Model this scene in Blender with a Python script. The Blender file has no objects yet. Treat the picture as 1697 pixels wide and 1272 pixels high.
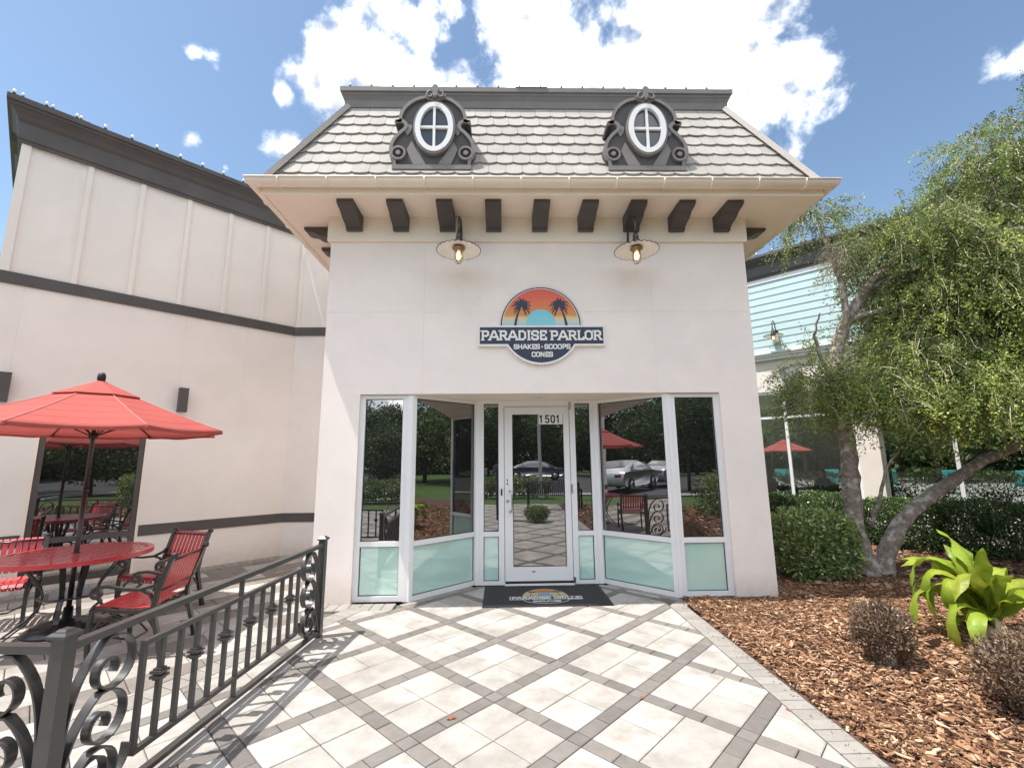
import bpy, math, random
import numpy as np
from mathutils import Vector, Matrix

random.seed(7); RNG = np.random.default_rng(7)
S = bpy.context.scene
COL = S.collection
R2 = math.sqrt(0.5)

# ------------------------------------------------------------------ camera
cam_data = bpy.data.cameras.new('camera')
cam = bpy.data.objects.new('camera', cam_data); COL.objects.link(cam)
cam_data.sensor_width = 36.0
cam_data.lens = 751.7 / 1697 * 36.0
cam_data.clip_start = 0.1; cam_data.clip_end = 2000
_p, _y, _r = math.radians(9.597), math.radians(1.279), math.radians(-0.537)
fw = Vector((math.sin(_y)*math.cos(_p), math.cos(_y)*math.cos(_p), math.sin(_p)))
rt = Vector((math.cos(_y), -math.sin(_y), 0)); up = rt.cross(fw)
rt2 = rt*math.cos(_r) + up*math.sin(_r); up2 = up*math.cos(_r) - rt*math.sin(_r)
cam.matrix_world = Matrix(((rt2.x, up2.x, -fw.x, 0), (rt2.y, up2.y, -fw.y, 0), (rt2.z, up2.z, -fw.z, 1.5), (0, 0, 0, 1)))
S.camera = cam

# ------------------------------------------------------------------ light
SUN_DIR = Vector((0.41, 0.11, -1.0)).normalized()
SUN_EL = math.asin(-SUN_DIR.z); SUN_ROT = math.atan2(-SUN_DIR.x, -SUN_DIR.y)
sd = bpy.data.lights.new('sun', 'SUN'); sd.energy = 3.45; sd.angle = math.radians(0.5); sd.color = (1.0, 0.955, 0.89)
so = bpy.data.objects.new('sun', sd); COL.objects.link(so)
so.rotation_euler = SUN_DIR.to_track_quat('-Z', 'Y').to_euler(); so.location = (-4, -1, 12)

world = bpy.data.worlds.new('World'); S.world = world; world.use_nodes = True
S.view_settings.view_transform = 'Standard'; S.view_settings.look = 'None'
S.view_settings.exposure = 1.03; S.view_settings.gamma = 1; S.view_settings.use_curve_mapping = False

def build_world():
    nt = world.node_tree; nt.nodes.clear(); N = nt.nodes.new; L = nt.links.new
    out = N('ShaderNodeOutputWorld'); bg = N('ShaderNodeBackground'); bg.inputs['Strength'].default_value = 0.13
    sky = N('ShaderNodeTexSky'); sky.sky_type = 'NISHITA'; sky.sun_disc = False
    sky.sun_elevation = SUN_EL; sky.sun_rotation = SUN_ROT % (2*math.pi)
    sky.air_density = 1.0; sky.dust_density = 0.5; sky.ozone_density = 1.2
    tc = N('ShaderNodeTexCoord')
    nrm = N('ShaderNodeVectorMath'); nrm.operation = 'NORMALIZE'; L(tc.outputs['Generated'], nrm.inputs[0])
    # cloud centres as (x, y, z, radius) directions in the sky
    blobs = [(-.403,1,.895,.055),(-.346,1,.947,.08),(-.287,1,.965,.09),(-.211,1,.957,.09),(-.135,1,.949,.07),(-.378,1,.99,.07),(.063,1,.969,.07),(.109,1,1.013,.09),
             (.202,1,1.005,.11),(.310,1,1.007,.13),(.417,1,.972,.13),(.526,1,.974,.13),(.634,1,.957,.12),(.60,1,.88,.085),(.749,1,1.012,.07),(.383,1,.92,.08),(.42,1,1.10,.16),(.1,1,1.12,.12),(-.2,1,1.08,.10),(.62,1,1.12,.13),
             (-.769,1,1.003,.022),(-.713,1,.969,.028),(-.679,1,.918,.026),(-.488,1,.945,.022),(-.537,1,.894,.018),(-.744,1,.767,.024),(-.705,1,.735,.022),(-.66,1,.70,.014),(-.555,1,.752,.024),(-.512,1,.761,.020),
             (1.293,1,1.018,.035),(1.361,1,1.037,.045),(-.9,1,.25,.12),(1.0,1,.22,.12),
             (-1,-1,.75,.3),(-.3,-1,.55,.24),(.5,-1,.8,.35),(1,-.6,.6,.28),(1.2,.3,.9,.25),(-1,-.1,.8,.25),(.1,-1,1.2,.4),(-.2,-1,.16,.12),(-.6,-1,1.5,.35),(.6,-.5,1.6,.4),(-.2,-.3,1,.3),(.2,.1,1,.25),(1.5,-1.5,.6,.25),(-1.6,-1,.5,.2)]  # out-of-view clouds, added and enlarged as fill light for the shaded walls
    acc = None
    for bx, by, bz, r in blobs:
        v = Vector((bx, by, bz)).normalized()
        d = N('ShaderNodeVectorMath'); d.operation = 'DISTANCE'; L(nrm.outputs[0], d.inputs[0]); d.inputs[1].default_value = v
        m = N('ShaderNodeMapRange'); m.inputs['From Min'].default_value = r*.15; m.inputs['From Max'].default_value = r*1.55
        m.inputs['To Min'].default_value = 1 if r > .05 else .74; m.inputs['To Max'].default_value = 0; L(d.outputs['Value'], m.inputs['Value'])
        if acc is None: acc = m.outputs[0]
        else:
            mx = N('ShaderNodeMath'); mx.operation = 'MAXIMUM'; L(acc, mx.inputs[0]); L(m.outputs[0], mx.inputs[1]); acc = mx.outputs[0]
    def noise(scale, det, rough, vec, dist=0.0):
        n = N('ShaderNodeTexNoise'); n.inputs['Scale'].default_value = scale; n.inputs['Detail'].default_value = det
        n.inputs['Roughness'].default_value = rough; n.inputs['Distortion'].default_value = dist; L(vec, n.inputs['Vector']); return n.outputs['Fac']
    n1 = noise(7, 9, .60, nrm.outputs[0], .2)
    n2 = noise(26, 6, .6, nrm.outputs[0])
    a = N('ShaderNodeMath'); a.operation = 'MULTIPLY_ADD'; L(n1, a.inputs[0]); a.inputs[1].default_value = 3.1; a.inputs[2].default_value = -2.16
    b = N('ShaderNodeMath'); b.operation = 'MULTIPLY_ADD'; L(acc, b.inputs[0]); b.inputs[1].default_value = 1.10; L(a.outputs[0], b.inputs[2])
    b2 = N('ShaderNodeMath'); b2.operation = 'MULTIPLY_ADD'; L(n2, b2.inputs[0]); b2.inputs[1].default_value = .55; L(b.outputs[0], b2.inputs[2])
    cov = N('ShaderNodeMapRange'); cov.interpolation_type = 'SMOOTHSTEP'; cov.inputs['From Min'].default_value = .12; cov.inputs['From Max'].default_value = .95
    L(b2.outputs[0], cov.inputs['Value'])
    shade = noise(13, 5, .55, nrm.outputs[0])
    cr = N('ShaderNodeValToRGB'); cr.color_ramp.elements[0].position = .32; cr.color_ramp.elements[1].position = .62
    cr.color_ramp.elements[0].color = (3.9, 3.9, 4.1, 1); cr.color_ramp.elements[1].color = (17.0, 16.7, 16.2, 1); L(shade, cr.inputs[0])  # bright end pushed far past white so the clouds add fill light
    g = N('ShaderNodeMix'); g.data_type = 'RGBA'; g.blend_type = 'MULTIPLY'; g.inputs[0].default_value = 1
    L(sky.outputs[0], g.inputs[6]); g.inputs[7].default_value = (.79, .80, .755, 1)
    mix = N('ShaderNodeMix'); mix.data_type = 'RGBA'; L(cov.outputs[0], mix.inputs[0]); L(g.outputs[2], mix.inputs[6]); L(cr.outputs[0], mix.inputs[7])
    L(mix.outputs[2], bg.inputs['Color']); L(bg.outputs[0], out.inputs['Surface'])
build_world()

# ------------------------------------------------------------------ materials
MATS = {}
def mat(name, color, rough=.6, metal=0.0, var=.12, scale=6.0, bump=0.0, bscale=60.0, spec=.5, coat=0.0, trans=None, emit=None, island=0.0, obj=0.0, stain=None):
    """procedural material: base colour with noise variation, fine relief, per-piece variation"""
    if name in MATS: return MATS[name]
    m = bpy.data.materials.new(name); m.use_nodes = True; nt = m.node_tree; N = nt.nodes.new; L = nt.links.new
    b = nt.nodes['Principled BSDF']; b.inputs['Roughness'].default_value = rough; b.inputs['Metallic'].default_value = metal
    b.inputs['Specular IOR Level'].default_value = spec; b.inputs['Coat Weight'].default_value = coat
    tc = N('ShaderNodeTexCoord'); geo = N('ShaderNodeNewGeometry')
    n = N('ShaderNodeTexNoise'); n.inputs['Scale'].default_value = scale; n.inputs['Detail'].default_value = 6; n.inputs['Roughness'].default_value = .6
    L(geo.outputs['Position'], n.inputs['Vector'])
    mr = N('ShaderNodeMapRange'); mr.inputs['From Min'].default_value = .3; mr.inputs['From Max'].default_value = .7
    mr.inputs['To Min'].default_value = 1-var; mr.inputs['To Max'].default_value = 1+var; L(n.outputs['Fac'], mr.inputs['Value'])
    fac = mr.outputs[0]
    def mulrand(sock, amt, fac):
        r = N('ShaderNodeMapRange'); r.inputs['To Min'].default_value = 1-amt; r.inputs['To Max'].default_value = 1+amt; L(sock, r.inputs['Value'])
        q = N('ShaderNodeMath'); q.operation = 'MULTIPLY'; L(r.outputs[0], q.inputs[0]); L(fac, q.inputs[1]); return q.outputs[0]
    if island: fac = mulrand(geo.outputs['Random Per Island'], island, fac)
    if obj:
        oi = N('ShaderNodeObjectInfo'); fac = mulrand(oi.outputs['Random'], obj, fac)
    vm = N('ShaderNodeVectorMath'); vm.operation = 'SCALE'; vm.inputs[0].default_value = color[:3]; L(fac, vm.inputs['Scale'])
    last = vm.outputs[0]
    if stain:
        c2, ssc, lo, hi = stain
        sn = N('ShaderNodeTexNoise'); sn.inputs['Scale'].default_value = ssc; sn.inputs['Detail'].default_value = 8; sn.inputs['Roughness'].default_value = .65
        L(geo.outputs['Position'], sn.inputs['Vector'])
        sr = N('ShaderNodeMapRange'); sr.inputs['From Min'].default_value = lo; sr.inputs['From Max'].default_value = hi; L(sn.outputs['Fac'], sr.inputs['Value'])
        mx = N('ShaderNodeMix'); mx.data_type = 'RGBA'; L(sr.outputs[0], mx.inputs[0]); L(last, mx.inputs[6]); mx.inputs[7].default_value = (*c2, 1); last = mx.outputs[2]
    if name.startswith('stucco'):       # rain-splash dirt low on the walls
        sx_ = N('ShaderNodeSeparateXYZ'); L(geo.outputs['Position'], sx_.inputs[0]); zr = N('ShaderNodeMapRange'); zr.inputs['From Min'].default_value = 0; zr.inputs['From Max'].default_value = .28; zr.inputs['To Min'].default_value = .8; zr.inputs['To Max'].default_value = 0; L(sx_.outputs['Z'], zr.inputs['Value'])
        dn = N('ShaderNodeTexNoise'); dn.inputs['Scale'].default_value = 9; dn.inputs['Detail'].default_value = 7; L(geo.outputs['Position'], dn.inputs['Vector'])
        dm_ = N('ShaderNodeMath'); dm_.operation = 'MULTIPLY'; L(zr.outputs[0], dm_.inputs[0]); L(dn.outputs['Fac'], dm_.inputs[1])
        mx2 = N('ShaderNodeMix'); mx2.data_type = 'RGBA'; L(dm_.outputs[0], mx2.inputs[0]); L(last, mx2.inputs[6]); mx2.inputs[7].default_value = (.50,.40,.31,1); last = mx2.outputs[2]
    L(last, b.inputs['Base Color'])
    if bump:
        bn = N('ShaderNodeTexNoise'); bn.inputs['Scale'].default_value = bscale; bn.inputs['Detail'].default_value = 4
        L(geo.outputs['Position'], bn.inputs['Vector'])
        bp = N('ShaderNodeBump'); bp.inputs['Strength'].default_value = bump; bp.inputs['Distance'].default_value = .01
        L(bn.outputs['Fac'], bp.inputs['Height']); L(bp.outputs[0], b.inputs['Normal'])
    if emit: b.inputs['Emission Color'].default_value = (*emit[:3], 1); b.inputs['Emission Strength'].default_value = emit[3]
    if trans:
        out = nt.nodes['Material Output']; t = N('ShaderNodeBsdfTranslucent'); L(last, t.inputs['Color'])
        ms = N('ShaderNodeMixShader'); ms.inputs[0].default_value = trans; L(b.outputs[0], ms.inputs[1]); L(t.outputs[0], ms.inputs[2]); L(ms.outputs[0], out.inputs['Surface'])
    MATS[name] = m; return m

def glass_mat(name, base, lo, hi, rough=0.0, tint=(1, 1, 1), basevar=0.0):
    if name in MATS: return MATS[name]
    m = bpy.data.materials.new(name); m.use_nodes = True; nt = m.node_tree; N = nt.nodes.new; L = nt.links.new
    b = nt.nodes['Principled BSDF']; b.inputs['Base Color'].default_value = (*base, 1); b.inputs['Roughness'].default_value = .35; b.inputs['Specular IOR Level'].default_value = .1
    gl = N('ShaderNodeBsdfGlossy'); gl.inputs['Roughness'].default_value = rough; gl.inputs['Color'].default_value = (*tint, 1)
    lw = N('ShaderNodeLayerWeight'); lw.inputs['Blend'].default_value = .35
    pw = N('ShaderNodeMath'); pw.operation = 'POWER'; L(lw.outputs['Facing'], pw.inputs[0]); pw.inputs[1].default_value = 2.5
    mr = N('ShaderNodeMapRange'); mr.inputs['To Min'].default_value = lo; mr.inputs['To Max'].default_value = hi; L(pw.outputs[0], mr.inputs['Value'])
    ms = N('ShaderNodeMixShader'); L(mr.outputs[0], ms.inputs[0]); L(b.outputs[0], ms.inputs[1]); L(gl.outputs[0], ms.inputs[2])
    L(ms.outputs[0], nt.nodes['Material Output'].inputs['Surface'])
    geo = N('ShaderNodeNewGeometry'); n = N('ShaderNodeTexNoise'); n.inputs['Scale'].default_value = 1.3; n.inputs['Detail'].default_value = 1
    L(geo.outputs['Position'], n.inputs['Vector']); bp = N('ShaderNodeBump'); bp.inputs['Strength'].default_value = .035; bp.inputs['Distance'].default_value = .05
    L(n.outputs['Fac'], bp.inputs['Height']); L(bp.outputs[0], gl.inputs['Normal'])
    MATS[name] = m; return m

def leaf_mat(name, stops, trans=.35, rough=.45, spec=.4):
    if name in MATS: return MATS[name]
    m = bpy.data.materials.new(name); m.use_nodes = True; nt = m.node_tree; N = nt.nodes.new; L = nt.links.new
    b = nt.nodes['Principled BSDF']; b.inputs['Roughness'].default_value = rough; b.inputs['Specular IOR Level'].default_value = spec
    at = N('ShaderNodeAttribute'); at.attribute_name = 'tint'
    cr = N('ShaderNodeValToRGB'); e = cr.color_ramp.elements
    while len(e) < len(stops): e.new(.5)
    for i, (p, c) in enumerate(stops): e[i].position = p; e[i].color = (*c, 1)
    L(at.outputs['Fac'], cr.inputs[0]); L(cr.outputs[0], b.inputs['Base Color'])
    t = N('ShaderNodeBsdfTranslucent'); L(cr.outputs[0], t.inputs['Color'])
    ms = N('ShaderNodeMixShader'); ms.inputs[0].default_value = trans; L(b.outputs[0], ms.inputs[1]); L(t.outputs[0], ms.inputs[2])
    L(ms.outputs[0], nt.nodes['Material Output'].inputs['Surface'])
    MATS[name] = m; return m

M_stucco = mat('stucco_white', (.88, .795, .74), .9, var=.035, scale=1.7, bump=.35, bscale=140, spec=.2, stain=((.76, .69, .645), .9, .5, .95))
M_stucco2 = mat('stucco_cream', (.84, .775, .71), .9, var=.04, scale=1.3, bump=.3, bscale=140, spec=.2, stain=((.76, .69, .625), .8, .5, .95))
M_trim = mat('painted_cream_trim', (.87, .765, .645), .6, var=.04, scale=3, spec=.3, stain=((.62, .54, .45), 3, .6, 1.0))
M_white = mat('white_aluminium', (.80, .79, .79), .38, var=.02, scale=3, spec=.5)
M_dark = mat('dark_bronze_paint', (.085, .075, .07), .55, var=.12, scale=3, spec=.4, stain=((.13, .118, .11), 2.2, .55, .9))
M_dormer = mat('grey_dormer_paint', (.19, .172, .162), .6, var=.1, scale=4)
M_dormerd = mat('dark_dormer_panel', (.075, .068, .068), .65, var=.1, scale=4)
M_tile = mat('roof_tile_grey', (.36, .335, .31), .85, var=.08, scale=5, bump=.3, bscale=90, obj=.09, stain=((.33, .30, .275), 6, .5, .85))
M_iron = mat('charcoal_powder_coat', (.042, .040, .038), .38, var=.1, scale=9, spec=.6, coat=.15)
M_cast = mat('black_cast_metal', (.018, .017, .016), .32, var=.2, scale=20, spec=.6, coat=.2)
M_red = mat('red_slat_paint', (.50, .035, .045), .35, var=.06, scale=5, spec=.5, coat=.3)
M_canvas = mat('red_canvas', (.47, .115, .10), .85, var=.05, scale=4, trans=.22, spec=.2, bump=.2, bscale=300)
M_canvas2 = mat('red_canvas_seam', (.30, .05, .045), .85, var=.05, scale=4, trans=.1, spec=.2)
M_seam = mat('pale_red_seam', (.62, .20, .17), .8, var=.05)
M_pole = mat('bronze_pole', (.05, .04, .038), .35, metal=.3, var=.1)
M_light = mat('light_paver', (.415, .39, .36), .85, var=.09, scale=7, bump=.5, bscale=160, spec=.2, obj=.12, stain=((.255, .235, .21), 3.6, .44, .72))
M_band = mat('grey_paver', (.185, .168, .154), .85, var=.1, scale=14, bump=.5, bscale=200, spec=.2, obj=.16, stain=((.21, .195, .18), 5, .5, .8))
M_bord = mat('border_paver', (.29, .27, .245), .85, var=.1, scale=12, bump=.5, bscale=200, spec=.2, obj=.08)
M_patio = mat('tan_paver', (.215, .19, .168), .85, var=.1, scale=8, bump=.5, bscale=160, spec=.2, obj=.12, stain=((.29, .26, .235), 4, .5, .85))
M_sand = mat('joint_sand', (.13, .115, .10), .95, var=.2, scale=40)
M_soil = mat('mulch_soil', (.11, .06, .04), .95, var=.35, scale=30, bump=.8, bscale=60)
M_grass = mat('lawn_green', (.06, .11, .025), .9, var=.35, scale=8, bump=.6, bscale=60)
M_asph = mat('asphalt', (.07, .07, .072), .9, var=.15, scale=6, bump=.3, bscale=150)
M_conc = mat('sidewalk_concrete', (.42, .40, .37), .9, var=.1, scale=2)
M_glass = glass_mat('dark_reflective_glass', (.010, .009, .010), .27, .9)
M_clear = glass_mat('tinted_clear_glass', (0,0,0), .12, .8)
nt_ = M_clear.node_tree; tr_ = nt_.nodes.new('ShaderNodeBsdfTransparent'); tr_.inputs['Color'].default_value = (.66,.69,.67,1)
ms_ = [n for n in nt_.nodes if n.type == 'MIX_SHADER'][0]; nt_.links.new(tr_.outputs[0], ms_.inputs[1])
M_dglass = glass_mat('dusty_dormer_glass', (.05, .05, .055), .07, .4, rough=.12)
M_frost = glass_mat('frosted_teal_glass', (.50, .72, .64), .16, .6, rough=.04)
M_bulbg = mat('frosted_bulb', (.85, .86, .85), .15, spec=.6, var=.02)
M_chrome = mat('brushed_steel', (.55, .55, .56), .25, metal=1, var=.05)
M_black = mat('black_rubber', (.012, .012, .013), .6, var=.2)
M_mat = mat('door_mat_pile', (.030, .030, .032), .95, var=.2, scale=50, bump=.6, bscale=500)
M_blue = mat('pale_blue_siding', (.47, .60, .615), .65, var=.04, scale=3)
M_bark = mat('grey_brown_bark', (.24, .195, .16), .9, var=.35, scale=16, bump=1.0, bscale=34, stain=((.50, .46, .41), 13, .5, .62))
M_twig = mat('pale_twig', (.44, .37, .29), .85, var=.2)

# ------------------------------------------------------------------ mesh helpers
def link(o, parent=None):
    COL.objects.link(o)
    if parent is not None: o.parent = parent
    return o
class MB:
    def __init__(s): s.v = []; s.f = []; s.m = []; s.sm = []; s.cur = 0; s.smooth = False
    def vs(s, pts):
        i = len(s.v); s.v.extend([tuple(p) for p in pts]); return i
    def face(s, idx): s.f.append(tuple(idx)); s.m.append(s.cur); s.sm.append(s.smooth)
    def box(s, x0, x1, y0, y1, z0, z1):
        i = s.vs([(x0,y0,z0),(x1,y0,z0),(x1,y1,z0),(x0,y1,z0),(x0,y0,z1),(x1,y0,z1),(x1,y1,z1),(x0,y1,z1)])
        for q in ((0,3,2,1),(4,5,6,7),(0,1,5,4),(1,2,6,5),(2,3,7,6),(3,0,4,7)): s.face([i+k for k in q])
    def bevbox(s, x0, x1, y0, y1, z0, z1, b=.003):
        """box with chamfered top edges"""
        i = s.vs([(x0,y0,z0),(x1,y0,z0),(x1,y1,z0),(x0,y1,z0),(x0,y0,z1-b),(x1,y0,z1-b),(x1,y1,z1-b),(x0,y1,z1-b),(x0+b,y0+b,z1),(x1-b,y0+b,z1),(x1-b,y1-b,z1),(x0+b,y1-b,z1)])
        s.face((i,i+3,i+2,i+1)); s.face((i+8,i+9,i+10,i+11))
        for k in range(4):
            j = (k+1) % 4; s.face((i+k,i+j,i+4+j,i+4+k)); s.face((i+4+k,i+4+j,i+8+j,i+8+k))
    def prism(s, poly, fn0, fn1):
        """poly: 2d list; fn0/fn1 map (u,v)->3d for the two caps"""
        n = len(poly); a = s.vs([fn0(*p) for p in poly]); b = s.vs([fn1(*p) for p in poly])
        s.face([a+k for k in range(n)][::-1]); s.face([b+k for k in range(n)])
        for k in range(n):
            j = (k+1) % n; s.face((a+k,a+j,b+j,b+k))
    def ring(s, outer, inner, fn0, fn1):
        """flat band between two closed loops of equal count, extruded"""
        n = len(outer); A = s.vs([fn0(*p) for p in outer]); B = s.vs([fn0(*p) for p in inner]); C = s.vs([fn1(*p) for p in outer]); D = s.vs([fn1(*p) for p in inner])
        for k in range(n):
            j = (k+1) % n
            s.face((C+k,C+j,D+j,D+k)); s.face((A+j,A+k,B+k,B+j)); s.face((A+k,A+j,C+j,C+k)); s.face((B+j,B+k,D+k,D+j))
    def tube(s, pts, rad, n=8, caps=True, up=None):
        pts = [Vector(p) for p in pts]; m = len(pts)
        rads = rad if isinstance(rad, (list, tuple)) else [rad]*m
        base = []; prev = None
        for k in range(m):
            t = (pts[min(k+1, m-1)] - pts[max(k-1, 0)]).normalized()
            if prev is None:
                ref = Vector(up) if up else (Vector((0,0,1)) if abs(t.z) < .9 else Vector((1,0,0)))
                u = t.cross(ref).normalized()
            else: u = (prev - t*prev.dot(t)).normalized()
            prev = u; w = t.cross(u)
            base.append(s.vs([pts[k] + (u*math.cos(2*math.pi*q/n) + w*math.sin(2*math.pi*q/n))*rads[k] for q in range(n)]))
        old = s.smooth; s.smooth = n > 4
        for k in range(m-1):
            for q in range(n):
                j = (q+1) % n; s.face((base[k]+q, base[k]+j, base[k+1]+j, base[k+1]+q))
        s.smooth = old
        if caps: s.face([base[0]+q for q in range(n)][::-1]); s.face([base[-1]+q for q in range(n)])
    def lathe(s, prof, c, n=24, axis='z', caps=True, wave=None):
        """prof: (radius, height) list"""
        base = []
        for (r, h) in prof:
            ring = []
            for q in range(n):
                a = 2*math.pi*q/n; ca, sa = math.cos(a)*r, math.sin(a)*r; hh = h + (wave(a, r) if wave else 0)
                ring.append((c[0]+ca, c[1]+sa, c[2]+hh) if axis == 'z' else (c[0]+ca, c[1]-hh, c[2]+sa))
            base.append(s.vs(ring))
        old = s.smooth; s.smooth = True
        for k in range(len(prof)-1):
            for q in range(n):
                j = (q+1) % n; s.face((base[k]+q, base[k]+j, base[k+1]+j, base[k+1]+q))
        s.smooth = old
        if caps:
            if prof[0][0] > 1e-5: s.face([base[0]+q for q in range(n)][::-1])
            if prof[-1][0] > 1e-5: s.face([base[-1]+q for q in range(n)])
    def sweep(s, path, sec, up=(0, 0, 1), closed=False, caps=True):
        """path 3d points, sec = 2d (side, up) section; 'up' fixed vector"""
        path = [Vector(p) for p in path]; m = len(path); U0 = Vector(up).normalized(); base = []
        for k in range(m):
            if closed: t0 = (path[k]-path[k-1]).normalized(); t1 = (path[(k+1) % m]-path[k]).normalized()
            else: t0 = (path[k]-path[max(k-1,0)]); t1 = (path[min(k+1,m-1)]-path[k]); t0 = (t0 if t0.length else t1).normalized(); t1 = (t1 if t1.length else t0).normalized()
            t = (t0+t1).normalized(); side = t.cross(U0).normalized(); sc = 1/max(.35, t.dot(t1)); U = side.cross(t).normalized()
            base.append(s.vs([path[k] + side*(a*sc) + U*b for a, b in sec]))
        n = len(sec)
        for k in range(m if closed else m-1):
            kk = (k+1) % m
            for q in range(n):
                j = (q+1) % n; s.face((base[k]+q, base[kk]+q, base[kk]+j, base[k]+j))
        if caps and not closed: s.face([base[0]+q for q in range(n)]); s.face([base[-1]+q for q in range(n)][::-1])
    def build(s, name, mats, parent=None, label=None, kind=None, smooth=None):
        me = bpy.data.meshes.new(name); me.from_pydata(s.v, [], s.f)
        if not isinstance(mats, (list, tuple)): mats = [mats]
        for m_ in mats: me.materials.append(m_)
        me.polygons.foreach_set('material_index', s.m)
        me.polygons.foreach_set('use_smooth', s.sm if smooth is None else [smooth]*len(s.f))
        me.update()
        o = bpy.data.objects.new(name, me); link(o, parent)
        if label: o['label'] = label
        if kind: o['kind'] = kind
        return o
def B(name, m, parent, *boxes, label=None, kind=None, bev=False):
    mb = MB()
    for b in boxes: (mb.bevbox if bev else mb.box)(*b)
    return mb.build(name, m, parent, label, kind)
def thing(name, label, cat, loc=(0,0,0), rz=0.0, group=None):
    o = bpy.data.objects.new(name, None); COL.objects.link(o); o.empty_display_size = .2
    o.location = loc; o.rotation_euler = (0,0,rz); o['label'] = label; o['category'] = cat
    if group: o['group'] = group
    return o
def tag(o, label, cat, group=None):
    o['label'] = label; o['category'] = cat
    if group: o['group'] = group
    return o
def kids(o): return [c for c in bpy.data.objects if c.parent is o]
def dup(root, loc, rz, label, group=None):
    kk = {}
    for o in bpy.data.objects:
        if o.parent: kk.setdefault(o.parent.name, []).append(o)
    r = root.copy(); COL.objects.link(r); r.location = loc; r.rotation_euler = (0,0,rz); r['label'] = label
    if group: r['group'] = group
    def rec(src, dst):
        for ch in kk.get(src.name, []):
            c = ch.copy(); COL.objects.link(c); c.parent = dst; rec(ch, c)
    rec(root, r); return r
def piece(mesh, name, parent, loc=(0,0,0), rot=(0,0,0)):
    o = bpy.data.objects.new(name, mesh); link(o, parent); o.location = loc; o.rotation_euler = rot; return o
def np_mesh(name, V, F, mats, parent=None, tint=None, matidx=None, kind=None, smooth=False):
    """V (n,3); F (m,k) equal-size polygons"""
    me = bpy.data.meshes.new(name); V = np.asarray(V, np.float32); F = np.asarray(F, np.int32); k = F.shape[1]
    me.vertices.add(len(V)); me.vertices.foreach_set('co', V.ravel()); me.loops.add(F.size); me.loops.foreach_set('vertex_index', F.ravel())
    me.polygons.add(len(F)); me.polygons.foreach_set('loop_start', np.arange(len(F), dtype=np.int32)*k)
    if not isinstance(mats, (list, tuple)): mats = [mats]
    for m_ in mats: me.materials.append(m_)
    if matidx is not None: me.polygons.foreach_set('material_index', np.asarray(matidx, np.int32))
    me.polygons.foreach_set('use_smooth', np.full(len(F), smooth))
    me.update(calc_edges=True)
    if tint is not None:
        at = me.attributes.new('tint', 'FLOAT', 'FACE'); at.data.foreach_set('value', np.asarray(tint, np.float32))
    o = bpy.data.objects.new(name, me); link(o, parent)
    if kind: o['kind'] = kind
    return o
def clip(poly, planes):
    for (a, b, c) in planes:          # keep a*x + b*y <= c
        out = []; n = len(poly)
        for i in range(n):
            p, q = poly[i], poly[(i+1) % n]; dp, dq = a*p[0]+b*p[1]-c, a*q[0]+b*q[1]-c
            if dp <= 0: out.append(p)
            if dp*dq < 0: t = dp/(dp-dq); out.append((p[0]+(q[0]-p[0])*t, p[1]+(q[1]-p[1])*t))
        poly = out
        if len(poly) < 3: return []
    return poly
def area(poly): return .5*sum(poly[i-1][0]*poly[i][1]-poly[i][0]*poly[i-1][1] for i in range(len(poly)))
def xpoly(n, a, b, cx=0, cz=0, t0=0): return [(cx+a*math.cos(t0+2*math.pi*k/n), cz+b*math.sin(t0+2*math.pi*k/n)) for k in range(n)]

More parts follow.
